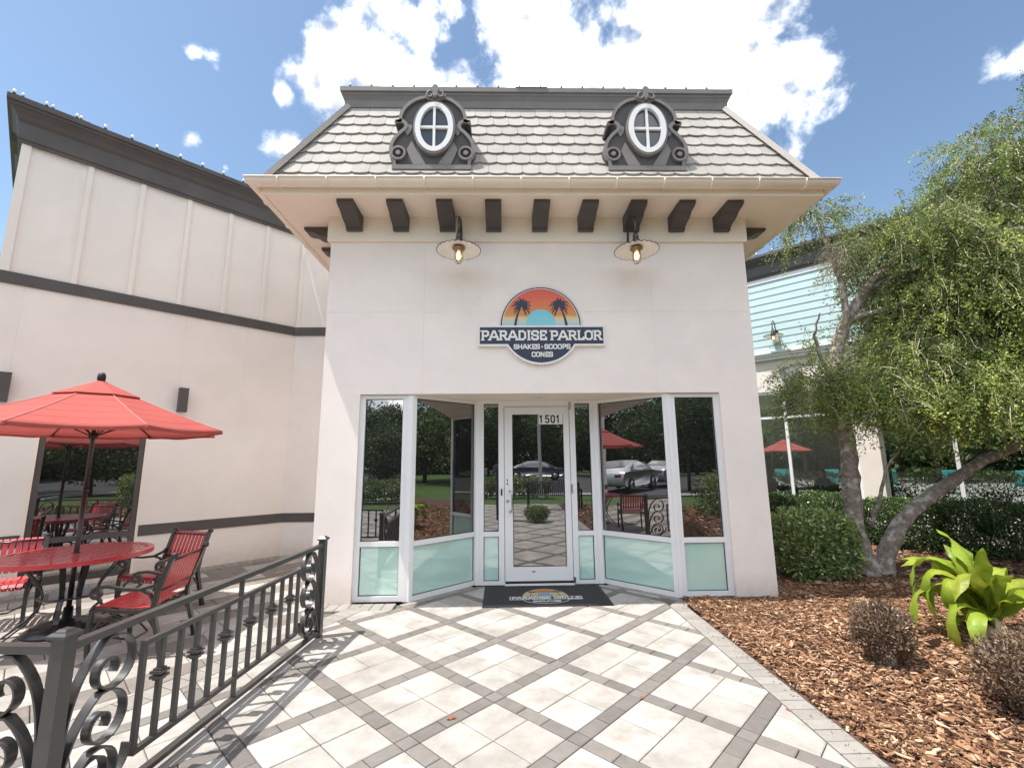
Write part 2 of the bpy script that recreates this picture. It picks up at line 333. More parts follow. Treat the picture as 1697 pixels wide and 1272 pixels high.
# ------------------------------------------------------------------ stroke lettering
GL = {
'A': (.86, [[(0,0),(.37,1),(.49,1),(.86,0)], [(.2,.3),(.66,.3)]], [(0,0),(.86,0)]),
'P': (.72, [[(.14,0),(.14,1),(.52,1),(.66,.88),(.66,.56),(.52,.44),(.14,.44)]], [(.14,0),(.06,1)]),
'R': (.80, [[(.14,0),(.14,1),(.52,1),(.66,.88),(.66,.6),(.52,.48),(.14,.48)], [(.42,.48),(.72,0)]], [(.14,0),(.06,1),(.74,0)]),
'D': (.80, [[(.14,0),(.14,1),(.5,1),(.7,.8),(.7,.2),(.5,0),(.14,0)]], []),
'I': (.34, [[(.17,0),(.17,1)]], [(.17,0),(.17,1)]),
'S': (.70, [[(.64,.74),(.64,.9),(.5,1),(.2,1),(.06,.88),(.06,.64),(.2,.54),(.5,.46),(.64,.36),(.64,.12),(.5,0),(.2,0),(.06,.1),(.06,.26)]], []),
'E': (.68, [[(.64,.8),(.64,1),(.14,1),(.14,0),(.64,0),(.64,.2)], [(.14,.5),(.48,.5)]], []),
'L': (.64, [[(.14,1),(.14,0),(.6,0),(.6,.22)]], [(.14,1)]),
'O': (.76, [[(.24,1),(.52,1),(.7,.82),(.7,.18),(.52,0),(.24,0),(.06,.18),(.06,.82),(.24,1)]], []),
'H': (.82, [[(.12,0),(.12,1)],[(.7,0),(.7,1)],[(.12,.5),(.7,.5)]], [(.12,0),(.12,1),(.7,0),(.7,1)]),
'K': (.78, [[(.12,0),(.12,1)],[(.68,1),(.2,.5),(.7,0)]], [(.12,0),(.12,1)]),
'C': (.72, [[(.66,.72),(.66,.86),(.5,1),(.24,1),(.06,.84),(.06,.16),(.24,0),(.5,0),(.66,.14),(.66,.28)]], []),
'G': (.74, [[(.66,.74),(.66,.86),(.5,1),(.24,1),(.06,.84),(.06,.16),(.24,0),(.5,0),(.66,.14),(.66,.46),(.42,.46)]], []),
'N': (.84, [[(.12,0),(.12,1),(.7,0),(.7,1)]], [(.12,0),(.7,1)]),
'V': (.84, [[(.02,1),(.42,0),(.82,1)]], []),
'F': (.64, [[(.14,0),(.14,1),(.6,1)],[(.14,.5),(.46,.5)]], [(.14,0)]),
'*': (.5, [[(.25,.28),(.25,.72)],[(.07,.38),(.43,.62)],[(.07,.62),(.43,.38)]], []),
'1': (.44, [[(.08,.82),(.26,1),(.26,0)]], []),
'5': (.62, [[(.56,1),(.12,1),(.08,.56),(.4,.6),(.56,.48),(.56,.14),(.42,0),(.18,0),(.06,.14)]], []),
'0': (.62, [[(.2,1),(.42,1),(.56,.84),(.56,.16),(.42,0),(.2,0),(.06,.16),(.06,.84),(.2,1)]], []),
' ': (.42, [], [])}
def text(mb, txt, u0, u1, v0, v1, P, d0, t=.16, serif=True, squash=1.0):
    """letters fitted in [u0,u1]x[v0,v1]; P(u,v,d) -> 3d; raised from depth d0"""
    tot = sum(GL[c][0] for c in txt) + .1*(len(txt)-1); sx = (u1-u0)/tot; sz = (v1-v0); x = 0; k = 0
    def seg(a, b, th):
        nonlocal k
        a = Vector((a[0]*sx, a[1]*sz)); b = Vector((b[0]*sx, b[1]*sz)); d = b-a
        if d.length < 1e-6: return
        d.normalize(); n = Vector((-d.y, d.x))*th/2; e = d*th*.42; d1 = d0 + .0012 + (k % 23)*.00006; k += 1
        q = [a-e+n, a-e-n, b+e-n, b+e+n]; q = [(u0+p.x, v0+p.y) for p in q][::-1]
        mb.prism(q, lambda u, v: P(u, v, d0-.001), lambda u, v: P(u, v, d1))
    th = t*sz; ins = th*.5/sz
    for c in txt:
        w, strokes, ser = GL[c]
        fy = lambda v: ins + v*(1-2*ins)
        for st in strokes:
            for a, b in zip(st, st[1:]): seg((x+a[0], fy(a[1])), (x+b[0], fy(b[1])), th)
        if serif:
            for a in ser:
                hw = .13; seg((x+a[0]-hw, ins*.6 if a[1] < .5 else 1-ins*.6), (x+a[0]+hw, ins*.6 if a[1] < .5 else 1-ins*.6), th*.6)
        x += w + .1

# ================================================================== SETTING: ground
def sheet(name, poly, z, m, thick=0):
    mb = MB(); i = mb.vs([(x, y, z) for x, y in poly]); mb.face(range(i, i+len(poly))); return mb.build(name, m, kind='structure')
sheet('ground', [(-400,-400),(400,-400),(400,400),(-400,400)], -.06, M_grass)
sheet('parking_lot', [(-60,-34),(60,-34),(60,-10),(-60,-10)], -.03, M_asph)
sheet('sidewalk', [(-60,-10),(60,-10),(60,-8.8),(-60,-8.8)], -.012, M_conc)

def paver_mb(poly, z0=-.032, z1=0.0, gap=.0028, ch=.006, mb=None):
    cx = sum(p[0] for p in poly)/len(poly); cy = sum(p[1] for p in poly)/len(poly)
    def shrink(d):
        out = []; n = len(poly)
        for i in range(n):
            a, b, c = Vector(poly[i-1]), Vector(poly[i]), Vector(poly[(i+1) % n])
            d1 = (b-a); d2 = (c-b)
            if d1.length < 1e-6 or d2.length < 1e-6: out.append((b.x, b.y)); continue
            d1.normalize(); d2.normalize(); n1 = Vector((-d1.y, d1.x)); n2 = Vector((-d2.y, d2.x)); w = (n1+n2)
            k = d/max(.35, (1+n1.dot(n2))); out.append((b.x+w.x*k, b.y+w.y*k))
        return out
    if area(poly) < 0: poly = poly[::-1]
    a = shrink(gap); b = shrink(gap+ch); mb = mb or MB(); n = len(poly)
    i0 = mb.vs([(x,y,z0) for x,y in a]); i1 = mb.vs([(x,y,z1-ch*.6) for x,y in a]); i2 = mb.vs([(x,y,z1) for x,y in b])
    for k in range(n):
        j = (k+1) % n; mb.face((i0+k,i0+j,i1+j,i1+k)); mb.face((i1+k,i1+j,i2+j,i2+k))
    mb.face([i2+k for k in range(n)]); return mb
NICE = set()
def put_paver(poly, name, m, parent, stuff):
    if len(poly) < 3: return
    if area(poly) < 0: poly = poly[::-1]
    # drop duplicate points
    q = [p for i, p in enumerate(poly) if (p[0]-poly[i-1][0])**2+(p[1]-poly[i-1][1])**2 > 1e-6]
    if len(q) < 3 or area(q) < .0012: return
    cx = sum(p[0] for p in q)/len(q); cy = sum(p[1] for p in q)/len(q)
    dz = random.uniform(-.0012, .0008)
    if cy < 1.9 or cx < -7.5:
        paver_mb(q, z1=dz, mb=stuff[name]); return
    q0 = [(x-cx, y-cy) for x, y in q]
    o = paver_mb(q0).build(name, m, parent); o.location = (cx, cy, dz); o.rotation_euler = (random.uniform(-.002,.002), random.uniform(-.002,.002), 0)

plaza = sheet('plaza_paving', [(-9,-4.6),(1.9,-4.6),(1.9,5.0),(2.0,5.24),(2.0,5.9),(-1.1,5.9),(-1.1,5.26),(-1.9,5.26)], -.030, M_sand)
patio = sheet('patio_paving', [(-14,-4.6),(-9,-4.6),(-1.9,5.26),(-2.0,7.95),(-3.68,7.9),(-14,-2.4)], -.026, M_sand)
st_pl = {k: MB() for k in ('light_paver','band_paver','border_paver')}
OX, OY, PITCH, BW = .41, 3.70, .662, .05
def UV(u, v): return (OX + (u-v)*R2, OY + (u+v)*R2)
BL = Vector((-1.42, 5.06)); BD = (Vector((-2.86, 2.0))-BL).normalized(); BN = Vector((BD.y, -BD.x))   # boundary between plaza and patio
if BN.x > 0: BN = -BN                    # BN points to the patio side
bplane = (BN.x, BN.y, BN.dot(BL))        # keep plaza side
regA = [bplane, (1,0,1.73), (0,1,5.01), (0,-1,4.5)]
sl = (.62, .75); slL = (-.62*.77, .75*.77); 
def hp(p, q):                            # keep the left side of p->q
    a, b = q[1]-p[1], -(q[0]-p[0]); return (a, b, a*p[0]+b*p[1])
regB = [(0,-1,-5.01), (0,1,5.855), hp((-.35,5.82),(-1.05,5.12)), hp((1.95,5.12),(1.25,5.82)), (1,0,1.73)]
for i in range(-14, 12):
    for j in range(-14, 12):
        u0, v0 = i*PITCH, j*PITCH
        c = UV(u0+PITCH/2, v0+PITCH/2)
        if c[0] > 2.6 or c[1] > 6.6 or c[1] < -4.9 or c[0] < -8.6: continue
        quads = []
        s0, s1, sm = BW, PITCH-BW, PITCH/2
        for (a, b_, c_, d_) in ((s0,sm,s0,sm),(sm,s1,s0,sm),(s0,sm,sm,s1),(sm,s1,sm,s1)): quads.append(('light_paver', a, b_, c_, d_))
        if (i*3+j) % 5 == 0: quads = [('light_paver', s0, s1, s0, sm), ('light_paver', s0, sm, sm, s1), ('light_paver', sm, s1, sm, s1)]
        L3 = (s1-s0)/3
        for q in range(3):
            quads.append(('band_paver', s0+q*L3, s0+(q+1)*L3, -BW, BW)); quads.append(('band_paver', -BW, BW, s0+q*L3, s0+(q+1)*L3))
        quads.append(('band_paver', -BW, BW, -BW, BW))
        for nm, a, b_, c_, d_ in quads:
            poly = [UV(u0+a, v0+c_), UV(u0+b_, v0+c_), UV(u0+b_, v0+d_), UV(u0+a, v0+d_)]
            mm = {'light_paver': M_light, 'band_paver': M_band}[nm]
            for reg in (regA, regB): put_paver(clip(poly, reg), nm, mm, plaza, st_pl)
def soldiers(p, q, width, side, step=.105, clipreg=None, parent=None, name='border_paver', m=None):
    p = Vector(p); q = Vector(q); d = (q-p); n = int(d.length/step); d.normalize(); s = Vector((-d.y, d.x))*side*width; st = (q-p).length/n
    for k in range(n):
        a = p + d*st*k; b = p + d*st*(k+1); poly = [tuple(a), tuple(b), tuple(b+s), tuple(a+s)]
        if clipreg: poly = clip(poly, clipreg)
        put_paver(poly, name, m or M_bord, parent or plaza, st_pl)
soldiers((1.735,-4.5), (1.735,5.02), .172, -1)
soldiers((1.735,5.02), (1.93,5.235), .15, -1, .1, [(1,0,2.02)])
soldiers((-1.15,5.012), (-1.98,5.012), .225, -1)
soldiers((-1.05,5.12), (-.35,5.82), .09, 1, .19)
soldiers((1.25,5.82), (1.95,5.12), .09, 1, .19)
soldiers(BL + BN*.002, BL + BN*.002 + BD*7.5, .20, 1 if Vector((-BD.y, BD.x)).dot(BN) > 0 else -1, .13)
for nm, m_ in (('light_paver', M_light), ('band_paver', M_band), ('border_paver', M_bord)):
    if st_pl[nm].f: st_pl[nm].build('far_paving', m_, plaza, kind='stuff')
# patio rows run along the left wing's wall
st_pa = {k: MB() for k in ('light_paver','tan_paver','border_paver')}
C0 = Vector((-3.68, 7.9)); WN = Vector((R2, -R2)); WD = Vector((-R2, -R2))      # left wing: corner, outward normal, run towards the camera
pb = BL + BN*.204
regP = [(-BN.x, -BN.y, -BN.dot(pb)), (-WN.x, -WN.y, -(WN.dot(C0)+.24)), (0,1,7.68), (1,0,-1.9), (0,-1,4.5)]
RW = .30
for i in range(-22, 24):
    for j in range(-34, 12):
        off = (i % 2)*.22 + (i*.37 % .2)
        u0, v0 = j*.46 + off, i*RW
        poly = [UV(u0, v0), UV(u0+.46, v0), UV(u0+.46, v0+RW), UV(u0, v0+RW)]
        if poly[0][0] < -11 or poly[0][1] < -4: continue
        tan = (i % 2 == 0) != ((i*7+j*3) % 11 == 0)
        put_paver(clip(poly, regP), 'tan_paver' if tan else 'light_paver', M_patio if tan else M_light, patio, st_pa)
w0 = C0 + WN*.02
def soldp(p, q, width, side, step=.105):
    p = Vector(p); q = Vector(q); d = (q-p); n = int(d.length/step); d.normalize(); s = Vector((-d.y, d.x))*side*width; st = (q-p).length/n
    for k in range(n):
        a = p+d*st*k; b = p+d*st*(k+1); put_paver([tuple(a), tuple(b), tuple(b+s), tuple(a+s)], 'border_paver', M_bord, patio, st_pa)
soldp(w0, w0+WD*6.2, .215, 1)
soldp((-2.1,7.88), (-3.6,7.88), .2, 1)
for nm, m_ in (('light_paver', M_light), ('tan_paver', M_patio), ('border_paver', M_bord)):
    if st_pa[nm].f: st_pa[nm].build('far_paving', m_, patio, kind='stuff')

# mulch bed: soil sheet and loose bark chips
def in_bed(x, y): return (x > 1.915) & (x + y < 14.9) & (y > -4.5) & ~((y > 5.2) & (x < 3.06))
bed = MB(); bi = bed.vs([(1.907,-4.6,-.02),(14,-4.6,-.02),(14,1.2,.0),(7,8.2,.0),(3.0,11.9,.0),(3.0,5.3,.01),(1.98,5.3,.005),(1.907,4.5,0)]); bed.face(range(bi, bi+8)); bed = bed.build('mulch_bed', M_soil, kind='structure')
def chips(n, xr, yr, lmin, lmax, zoff=.0):
    x = RNG.uniform(*xr, n); y = RNG.uniform(*yr, n); ok = in_bed(x, y); x, y = x[ok], y[ok]; n = len(x)
    Ln = RNG.uniform(lmin, lmax, n)*RNG.choice([.6,1,1,1.35], n); W = Ln*RNG.uniform(.16, .42, n); T = RNG.uniform(.002, .006, n)
    yaw = RNG.normal(.5, 1.0, n); pit = RNG.normal(0, .16, n); rol = RNG.normal(0, .22, n)
    z = zoff + RNG.uniform(.0, .022, n) + .012*np.sin(x*5)*np.cos(y*4.3)
    base = np.array([[-.5,-.32,0],[-.12,-.5,0],[.36,-.4,0],[.5,.1,0],[.2,.5,0],[-.38,.42,0]])
    base = base[None] + RNG.normal(0, .07, (n,6,3))*[1,1,0]
    P = base*np.stack([Ln, W, np.ones(n)], 1)[:,None]; P[:,:,2] += (P[:,:,0]**2)*RNG.normal(0, 6, n)[:,None]
    top = P.copy(); top[:,:,2] += T[:,None]; V = np.concatenate([P, top], 1)
    cx, sx, cy_, sy_, cz, sz = np.cos(rol), np.sin(rol), np.cos(pit), np.sin(pit), np.cos(yaw), np.sin(yaw)
    X, Y, Z = V[:,:,0], V[:,:,1], V[:,:,2]
    Y, Z = Y*cx[:,None]-Z*sx[:,None], Y*sx[:,None]+Z*cx[:,None]
    X, Z = X*cy_[:,None]+Z*sy_[:,None], -X*sy_[:,None]+Z*cy_[:,None]
    X, Y = X*cz[:,None]-Y*sz[:,None], X*sz[:,None]+Y*cz[:,None]
    V = np.stack([X+x[:,None], Y+y[:,None], Z+z[:,None]], 2)
    f = [(6,7,8,9),(6,9,10,11)] + [(k,(k+1)%6,(k+1)%6+6,k+6) for k in range(6)]
    F = (np.array(f)[None] + (np.arange(n)*12)[:,None,None]).reshape(-1,4)
    t = np.repeat(RNG.uniform(0,1,n), len(f)); return V.reshape(-1,3), F, t
parts = [chips(36000, (1.9,5.2), (1.8,5.9), .022, .05, .004), chips(11000, (1.9,5.0), (1.8,4.4), .025, .06, .016), chips(14000, (3.0,9.5), (3.0,11.5), .05, .10, .006), chips(7000, (1.9,9), (-4.5,1.8), .05, .11)]
Vs, Fs, Ts = [], [], []; o_ = 0
for V, F, t in parts: Vs.append(V); Fs.append(F+o_); Ts.append(t); o_ += len(V)
M_chip = leaf_mat('bark_chip', [(0,(.04,.02,.012)),(.3,(.155,.078,.042)),(.62,(.30,.16,.088)),(.87,(.43,.27,.165)),(1,(.56,.41,.29))], trans=0.0, rough=.85, spec=.2)
nf = 45000; fx = RNG.uniform(1.9,5.4,nf); fy = RNG.uniform(1.8,5.9,nf); okf = in_bed(fx, fy); fx, fy = fx[okf], fy[okf]; nf = len(fx)
fx = np.concatenate([fx, 1.905-np.abs(RNG.normal(0,.06,220))]); fy = np.concatenate([fy, RNG.uniform(1.9,5.1,220)]); nf = len(fx)
FINES = (np.stack([fx, fy, np.where(fx > 1.906, .012+RNG.uniform(0,.024,nf), .003)],1), RNG.uniform(.008,.03,nf), RNG.uniform(.003,.008,nf), RNG.uniform(0,.8,nf), RNG.normal(size=(nf,3))*[1,1,.25])
ch = np_mesh('mulch_chips', np.concatenate(Vs), np.concatenate(Fs), M_chip, tint=np.concatenate(Ts), kind='stuff'); ch['label'] = 'red-brown bark mulch chips covering the planting bed'; ch['category'] = 'mulch'

# ================================================================== TOWER BUILDING
XL, XR, YF = -2.085, 3.025, 5.24
T = thing('parlor_building', 'white stucco entrance building with grey mansard roof and glass shopfront', 'building', (0,0,0))
wx0, wx1, wz = -1.645, 2.56, 2.275
wall = MB()
# front with opening: left pier, right pier, spandrel
wall.box(XL, wx0, YF, YF+.22, -.05, 4.16); wall.box(wx1, XR, YF, YF+.22, -.05, 4.16); wall.box(wx0, wx1, YF, YF+.22, wz+.012, 4.16); wall.box(wx0, wx1, YF, YF+.018, wz, wz+.012)
wall.box(XL, XL+.22, YF+.22, 8.2, -.05, 4.16); wall.box(XR-.22, XR, YF+.22, 9.4, -.05, 4.16)
wall.build('wall', M_stucco, T)
B('control_joint', mat('joint_caulk', (.74,.69,.65), .9), T, (XL-.001, XR+.001, YF-.0012, YF+.003, 3.262, 3.268))  # joint lines in the caulk's own, slightly darker colour
for x in (-.93, 1.83): B('control_joint', MATS['joint_caulk'], T, (x-.0025, x+.0025, YF-.0015, YF+.003, wz+.003, 4.155))
fr = MB(); fr.box(XL-.035, XR+.035, YF-.035, YF+.2, 4.16, 4.473); fr.box(XL-.035, XL+.2, YF+.2, 8.2, 4.16, 4.473); fr.box(XR-.2, XR+.035, YF+.2, 9.4, 4.16, 4.473)
fr.build('frieze', M_trim, T)
EX0, EX1, EY, ZS = -2.665, 3.685, 4.72, 4.475
B('soffit', M_trim, T, (EX0, EX1, EY, 9.3, ZS, ZS+.02))
fa = MB(); fa.box(EX0-.02, EX1+.02, EY-.022, EY, ZS-.012, ZS+.12); fa.box(EX0-.022, EX0, EY+.001, 9.3, ZS-.012, ZS+.12); fa.box(EX1, EX1+.022, EY+.001, 9.3, ZS-.012, ZS+.12)
fa.build('fascia', M_trim, T)
# half-round gutter with a rolled lip, mitred round three sides
prof = []
for k in range(11):
    a = math.pi*k/10; prof.append((-.062+.062*math.cos(a), -.085*math.sin(a)))
prof = [(p[0], p[1]+.045) for p in prof]
lip = [(-.124,.055),(-.132,.052),(-.13,.042)]
inner = [(p[0]*.94-.003, p[1]+.006) for p in prof][::-1]
sec = prof + [(-.131,.047),(-.128,.056),(-.12,.05)] + inner[1:]
sec = [(-a, b) for a, b in sec]
gz = ZS+.075
gut = MB(); gut.smooth = True
gut.sweep([(EX0-.024, 9.3, gz), (EX0-.024, EY-.024, gz), (EX1+.024, EY-.024, gz), (EX1+.024, 9.3, gz)], [(a, b) for a, b in sec])
gut = gut.build('gutter', M_trim, T)
def strap(x, y, ax):
    mb = MB(); pts = []
    for k in range(9):
        a = math.pi*k/8; r = -.062+.066*math.cos(a); h = -.089*math.sin(a)+.045
        pts.append((x, y+r, gz+h) if ax == 'f' else (x+r*ax, y, gz+h))
    mb.tube(pts, .0085, 5); mb.build('gutter_strap', M_trim, gut)
for k in range(12): strap(-2.45+k*.535, EY-.024, 'f')
for k in range(7): strap(EX0-.024, 5.0+k*.55, 1); strap(EX1+.024, 5.0+k*.55, -1)
# mansard roof
A0 = Vector((-2.65, 4.69, 4.55)); A1 = Vector((3.64, 4.69, 4.55)); YT, ZT = 5.33, 6.06; IN = YT-4.69
rf = MB()
i = rf.vs([(-2.65,4.69,4.55),(3.64,4.69,4.55),(3.64-IN,YT,ZT),(-2.65+IN,YT,ZT),(-2.65,9.3,4.55),(-2.65+IN,9.3,ZT),(3.64,9.3,4.55),(3.64-IN,9.3,ZT),(-2.65,4.73,4.549),(3.64,4.73,4.549),(3.64,9.3,4.549),(-2.65,9.3,4.549)])
rf.face((i,i+1,i+2,i+3)); rf.face((i+4,i,i+3,i+5)); rf.face((i+1,i+6,i+7,i+2)); rf.face((i+3,i+2,i+7,i+5)); rf.face((i+8,i+9,i+1,i)); rf.face((i+8,i,i+4,i+11)); rf.face((i+9,i+10,i+6,i+1)); rf.face((i+11,i+4,i+5,i+7,i+6,i+10))
roof = rf.build('roof', mat('roof_underlay', (.12,.11,.10), .9), T)
slen = math.hypot(IN, ZT-4.55); sang = math.atan2(ZT-4.55, IN)
ROWS = 8; EXPO = slen/ROWS; TW = .196; TLn = EXPO+.055
def tile_outline(x0, top, bot):
    pts = [(x0, top), (x0, bot+.02)]
    for k in range(1, 8): t = k/8; pts.append((x0+TW*t, bot + .02 - .030*math.sin(math.pi*t)**.6))
    pts += [(x0+TW, bot+.02), (x0+TW, top)]
    return pts
def tile_mesh(poly, name='roof_tile'):
    mb = MB(); mb.prism([(u*.985, v) for u, v in poly], lambda u, v: (u, v, -.007), lambda u, v: (u, v, .008)); 
    o = mb.build(name, M_tile); me = o.data; bpy.data.objects.remove(o); return me
full_tile = tile_mesh([(x-TW/2+.0, y) for x, y in tile_outline(0+.0012, TLn*.5, -TLn*.5)])
hx = IN/slen                                             # hip inset per unit of slope length
for r in range(ROWS):
    vb = r*EXPO; shift = (r % 2)*TW*.5 + (r*.13 % .07)
    for k in range(-2, 37):
        x0 = -2.65 - TW + k*TW + shift
        poly = tile_outline(x0, vb+TLn, vb)
        # hips in (x, v): x >= -2.65 + hx*v ; x <= 3.72 - hx*v ; v <= slen
        c = clip(poly, [(-1, hx, 2.65+.005), (1, hx, 3.64+.005), (0, 1, slen+.01)])
        if len(c) < 3 or abs(area(c)) < .002: continue
        cxm, cvm = x0+TW/2, vb+TLn/2
        lift = .021; jit = random.uniform(-.003, .003)
        y = 4.69 + cvm*math.cos(sang); z = 4.55 + cvm*math.sin(sang)
        nrm = Vector((0, -math.sin(sang), math.cos(sang))); pos = Vector((cxm, y, z)) + nrm*(lift+.004+jit*.5)
        me = full_tile if len(c) == len(poly) and abs(abs(area(c))-abs(area(poly))) < 1e-6 else tile_mesh([(px-cxm, pv-cvm) for px, pv in c])
        piece(me, 'roof_tile', roof, pos, (sang-.088, 0, random.uniform(-.004,.004)))
# side slopes: same tiles joined (seen only from the side)
for sgn, xb in ((-1,-2.70), (1,3.64)):
    mb = MB()
    for r in range(ROWS):
        vb = r*EXPO; shift = (r % 2)*TW*.5
        for k in range(-1, 24):
            y0 = 4.69 + k*TW + shift
            c = clip(tile_outline(y0, vb+TLn, vb), [(-1, hx, -4.69-.0), (1, 0, 9.3), (0,1,slen)])
            if len(c) < 3: continue
            def f(h):
                def g(u, v):
                    vv = v - vb; hh = h + .034 - vv*.075
                    return (xb - sgn*v*math.cos(sang) + sgn*math.sin(sang)*hh, u, 4.55 + v*math.sin(sang) + math.cos(sang)*hh)
                return g
            mb.prism(c, f(-.009), f(.009))
    mb.build('side_tiling', M_tile, roof, kind='stuff')
M_hip = mat('hip_cap_grey', (.40,.37,.34), .7, var=.05)
for x0, s in ((-2.65,1), (3.64,-1)):
    mb = MB(); a = Vector((x0-s*.01, 4.68, 4.57)); b = Vector((x0+s*IN, YT, ZT))
    off = Vector((s*.0,-.035,.025)); mb.sweep([a+off, b+off], [(-.06,-.03),(.06,-.03),(.05,.028),(-.05,.028)], up=(-s*.6,-.6,.5)); mb.build('hip_cap', M_hip, roof)
# cornice at the top
cs = [(-.03,0),(.01,0),(.01,.045),(.028,.055),(.032,.15),(.055,.205),(.065,.215),(.065,.245),(.085,.252),(.085,.315),(-.03,.315)]
cor = MB(); cy = YT-.005; cx0, cx1 = -2.65+IN+.0, 3.64-IN
cor.sweep([(cx0,9.3,ZT-.03),(cx0,cy,ZT-.03),(cx1,cy,ZT-.03),(cx1,9.3,ZT-.03)], [(a, b) for a, b in cs])
cor.box(cx0+.001, cx1-.001, cy+.001, 9.29, ZT+.1, ZT+.283)
cornice = cor.build('cornice', M_dormer, T)
B('cap_flashing', M_dormer, cornice, (.2, .62, cy-.092, cy-.03, ZT+.2855, ZT+.292))
# brackets
def bracket_mesh():
    mb = MB(); pr = [(0,0),(-.40,0),(-.40,-.035),(-.375,-.05),(-.34,-.062),(-.30,-.066),(-.265,-.078),(-.235,-.102),(-.20,-.118),(-.15,-.128),(-.105,-.138),(-.075,-.155),(-.055,-.165),(-.055,-.195),(0,-.195)]
    mb.prism(pr, lambda y, z: (-.094, y, z), lambda y, z: (.094, y, z))
    o = mb.build('bracket', M_dark); me = o.data; bpy.data.objects.remove(o); return me
bm_ = bracket_mesh()
for k in range(-4, 5): piece(bm_, 'bracket', T, (.475+.566*k, YF-.036, ZS-.002))
for k in range(6):
    piece(bm_, 'bracket', T, (XL-.036, YF+.30+.566*k, ZS-.002), (0,0,-math.pi/2)); piece(bm_, 'bracket', T, (XR+.036, YF+.30+.566*k, ZS-.002), (0,0,math.pi/2))
# dormers (one mesh set, placed twice)
def dormer(xc):
    d = bpy.data.objects.new('dormer', None); link(d, T); d.location = (xc, 4.775, 4.83)
    U, W = .000925, .00100
    P2 = lambda zx, zy: (zx*U*(1+.12*(1110-zy)/950), (1110-zy)*W)
    half = [(482,1110),(482,1010),(512,985),(524,930),(524,880),(508,800),(478,735),(430,675),(385,630),(348,600),(330,572),(336,545),(352,528),(372,520),(430,538),(446,530),(446,500),(428,488),(398,488),(392,430),(366,360),(325,300),(270,245),(210,205),(150,180),(80,165),(0,160)]
    outer = [P2(x, y) for x, y in half] + [P2(-x, y) for x, y in half[-2::-1]]
    # body and back plate
    mb = MB(); mb.prism(outer, lambda u, v: (u, .0, v), lambda u, v: (u, .16 + max(0, v)*.42, v)); body = mb.build('dormer_panel', M_dormerd, d)
    n = len(outer); cx_, cz_ = 0, .45
    inner = []
    for i_ in range(n):
        a, b, c = Vector(outer[i_-1]), Vector(outer[i_]), Vector(outer[(i_+1) % n]); d1 = (b-a).normalized(); d2 = (c-b).normalized(); n1 = Vector((-d1.y,d1.x)); n2 = Vector((-d2.y,d2.x)); w = (n1+n2); k = .038/max(.8, 1+n1.dot(n2))
        inner.append((b.x+w.x*k, b.y+w.y*k))
    mb = MB(); mb.ring(outer, inner, lambda u, v: (u, -.001, v), lambda u, v: (u, -.028, v)); mb.build('dormer_trim', M_dormer, d)
    mb = MB(); mb.box(-.455,.455,-.034,-.002,-.022,.03); mb.build('dormer_sill', M_dormer, d)
    for s in (-1, 1):
        mb = MB(); sp = [P2(s*x, y) for x, y in ((310,870),(250,760),(228,800),(190,880),(140,960),(75,1062),(235,1062),(290,930))]
        if s > 0: sp = sp[::-1]
        mb.prism(sp, lambda u, v: (u, 0, v), lambda u, v: (u, -.018, v))
        sp2 = [P2(s*x, y) for x, y in ((240,560),(285,540),(345,610),(300,690),(262,640))]
        mb.prism(sp2, lambda u, v: (u, 0, v), lambda u, v: (u, -.016, v)); mb.build('spandrel', M_dormer, d)
        c = P2(s*412, 922); mb = MB(); mb.ring(xpoly(28,.088,.088,*c), xpoly(28,.064,.064,*c), lambda u, v: (u, 0, v), lambda u, v: (u, -.036, v))
        mb.prism(xpoly(16,.028,.028,*c), lambda u, v: (u, 0, v), lambda u, v: (u, -.04, v)); mb.build('rosette', M_dormer, d)
    c = P2(22, 602)
    mb = MB(); mb.ring(xpoly(48,.246,.345,*c), xpoly(48,.222,.318,*c), lambda u, v: (u, 0, v), lambda u, v: (u, -.05, v)); mb.build('oval_moulding', M_dormer, d)
    mb = MB(); mb.ring(xpoly(48,.2225,.3185,*c), xpoly(48,.162,.262,*c), lambda u, v: (u, .0, v), lambda u, v: (u, -.062, v)); mb.build('oval_frame', M_white, d)
    for qx in (-1, 1):
        for qz in (-1, 1):
            pts = [(c[0]+qx*.002, c[1]+qz*.002)] + [(c[0]+qx*.164*math.cos(a), c[1]+qz*.264*math.sin(a)) for a in [math.pi/2*t/8 for t in range(9)]]
            mb = MB(); mb.prism(pts, lambda u, v: (u, -.012, v), lambda u, v: (u, -.022, v)); mb.build('pane', M_dglass, d)
    mb = MB(); mb.box(c[0]-.014, c[0]+.014, -.055, -.024, c[1]-.262, c[1]+.262); mb.box(c[0]-.162, c[0]-.0145, -.052, -.024, c[1]-.014, c[1]+.014); mb.box(c[0]+.0145, c[0]+.162, -.052, -.024, c[1]-.014, c[1]+.014); mb.build('muntin', M_white, d)
    # scrolled crest and lily finial
    mb = MB(); k = P2(25, 170); kx, kz = k
    cr_ = [(-.125,.012),(-.09,.02),(0,.028),(.09,.02),(.125,.012),(.112,-.03),(.085,-.062),(.045,-.078),(0,-.08),(-.045,-.078),(-.085,-.062),(-.112,-.03)]
    mb.prism([(kx+a, kz+b) for a, b in cr_], lambda u, v: (u, -.001, v), lambda u, v: (u, -.042, v))
    mb.prism([(kx+a, kz+b) for a, b in ((-.025,-.03),(.025,-.03),(.03,.03),(.045,.07),(.03,.105),(0,.125),(-.03,.105),(-.045,.07),(-.03,.03))], lambda u, v: (u, -.03, v), lambda u, v: (u, -.066, v))
    for s in (-1, 1):
        sp = []; 
        for q in range(16):
            a = math.pi*.5 + s*-1*q/15*math.pi*1.5; r = .05 - .032*q/15; sp.append((kx+s*.055+r*math.cos(a)*1.0, -.055, kz-.01+r*math.sin(a)))
        mb.tube(sp, .011, 6)
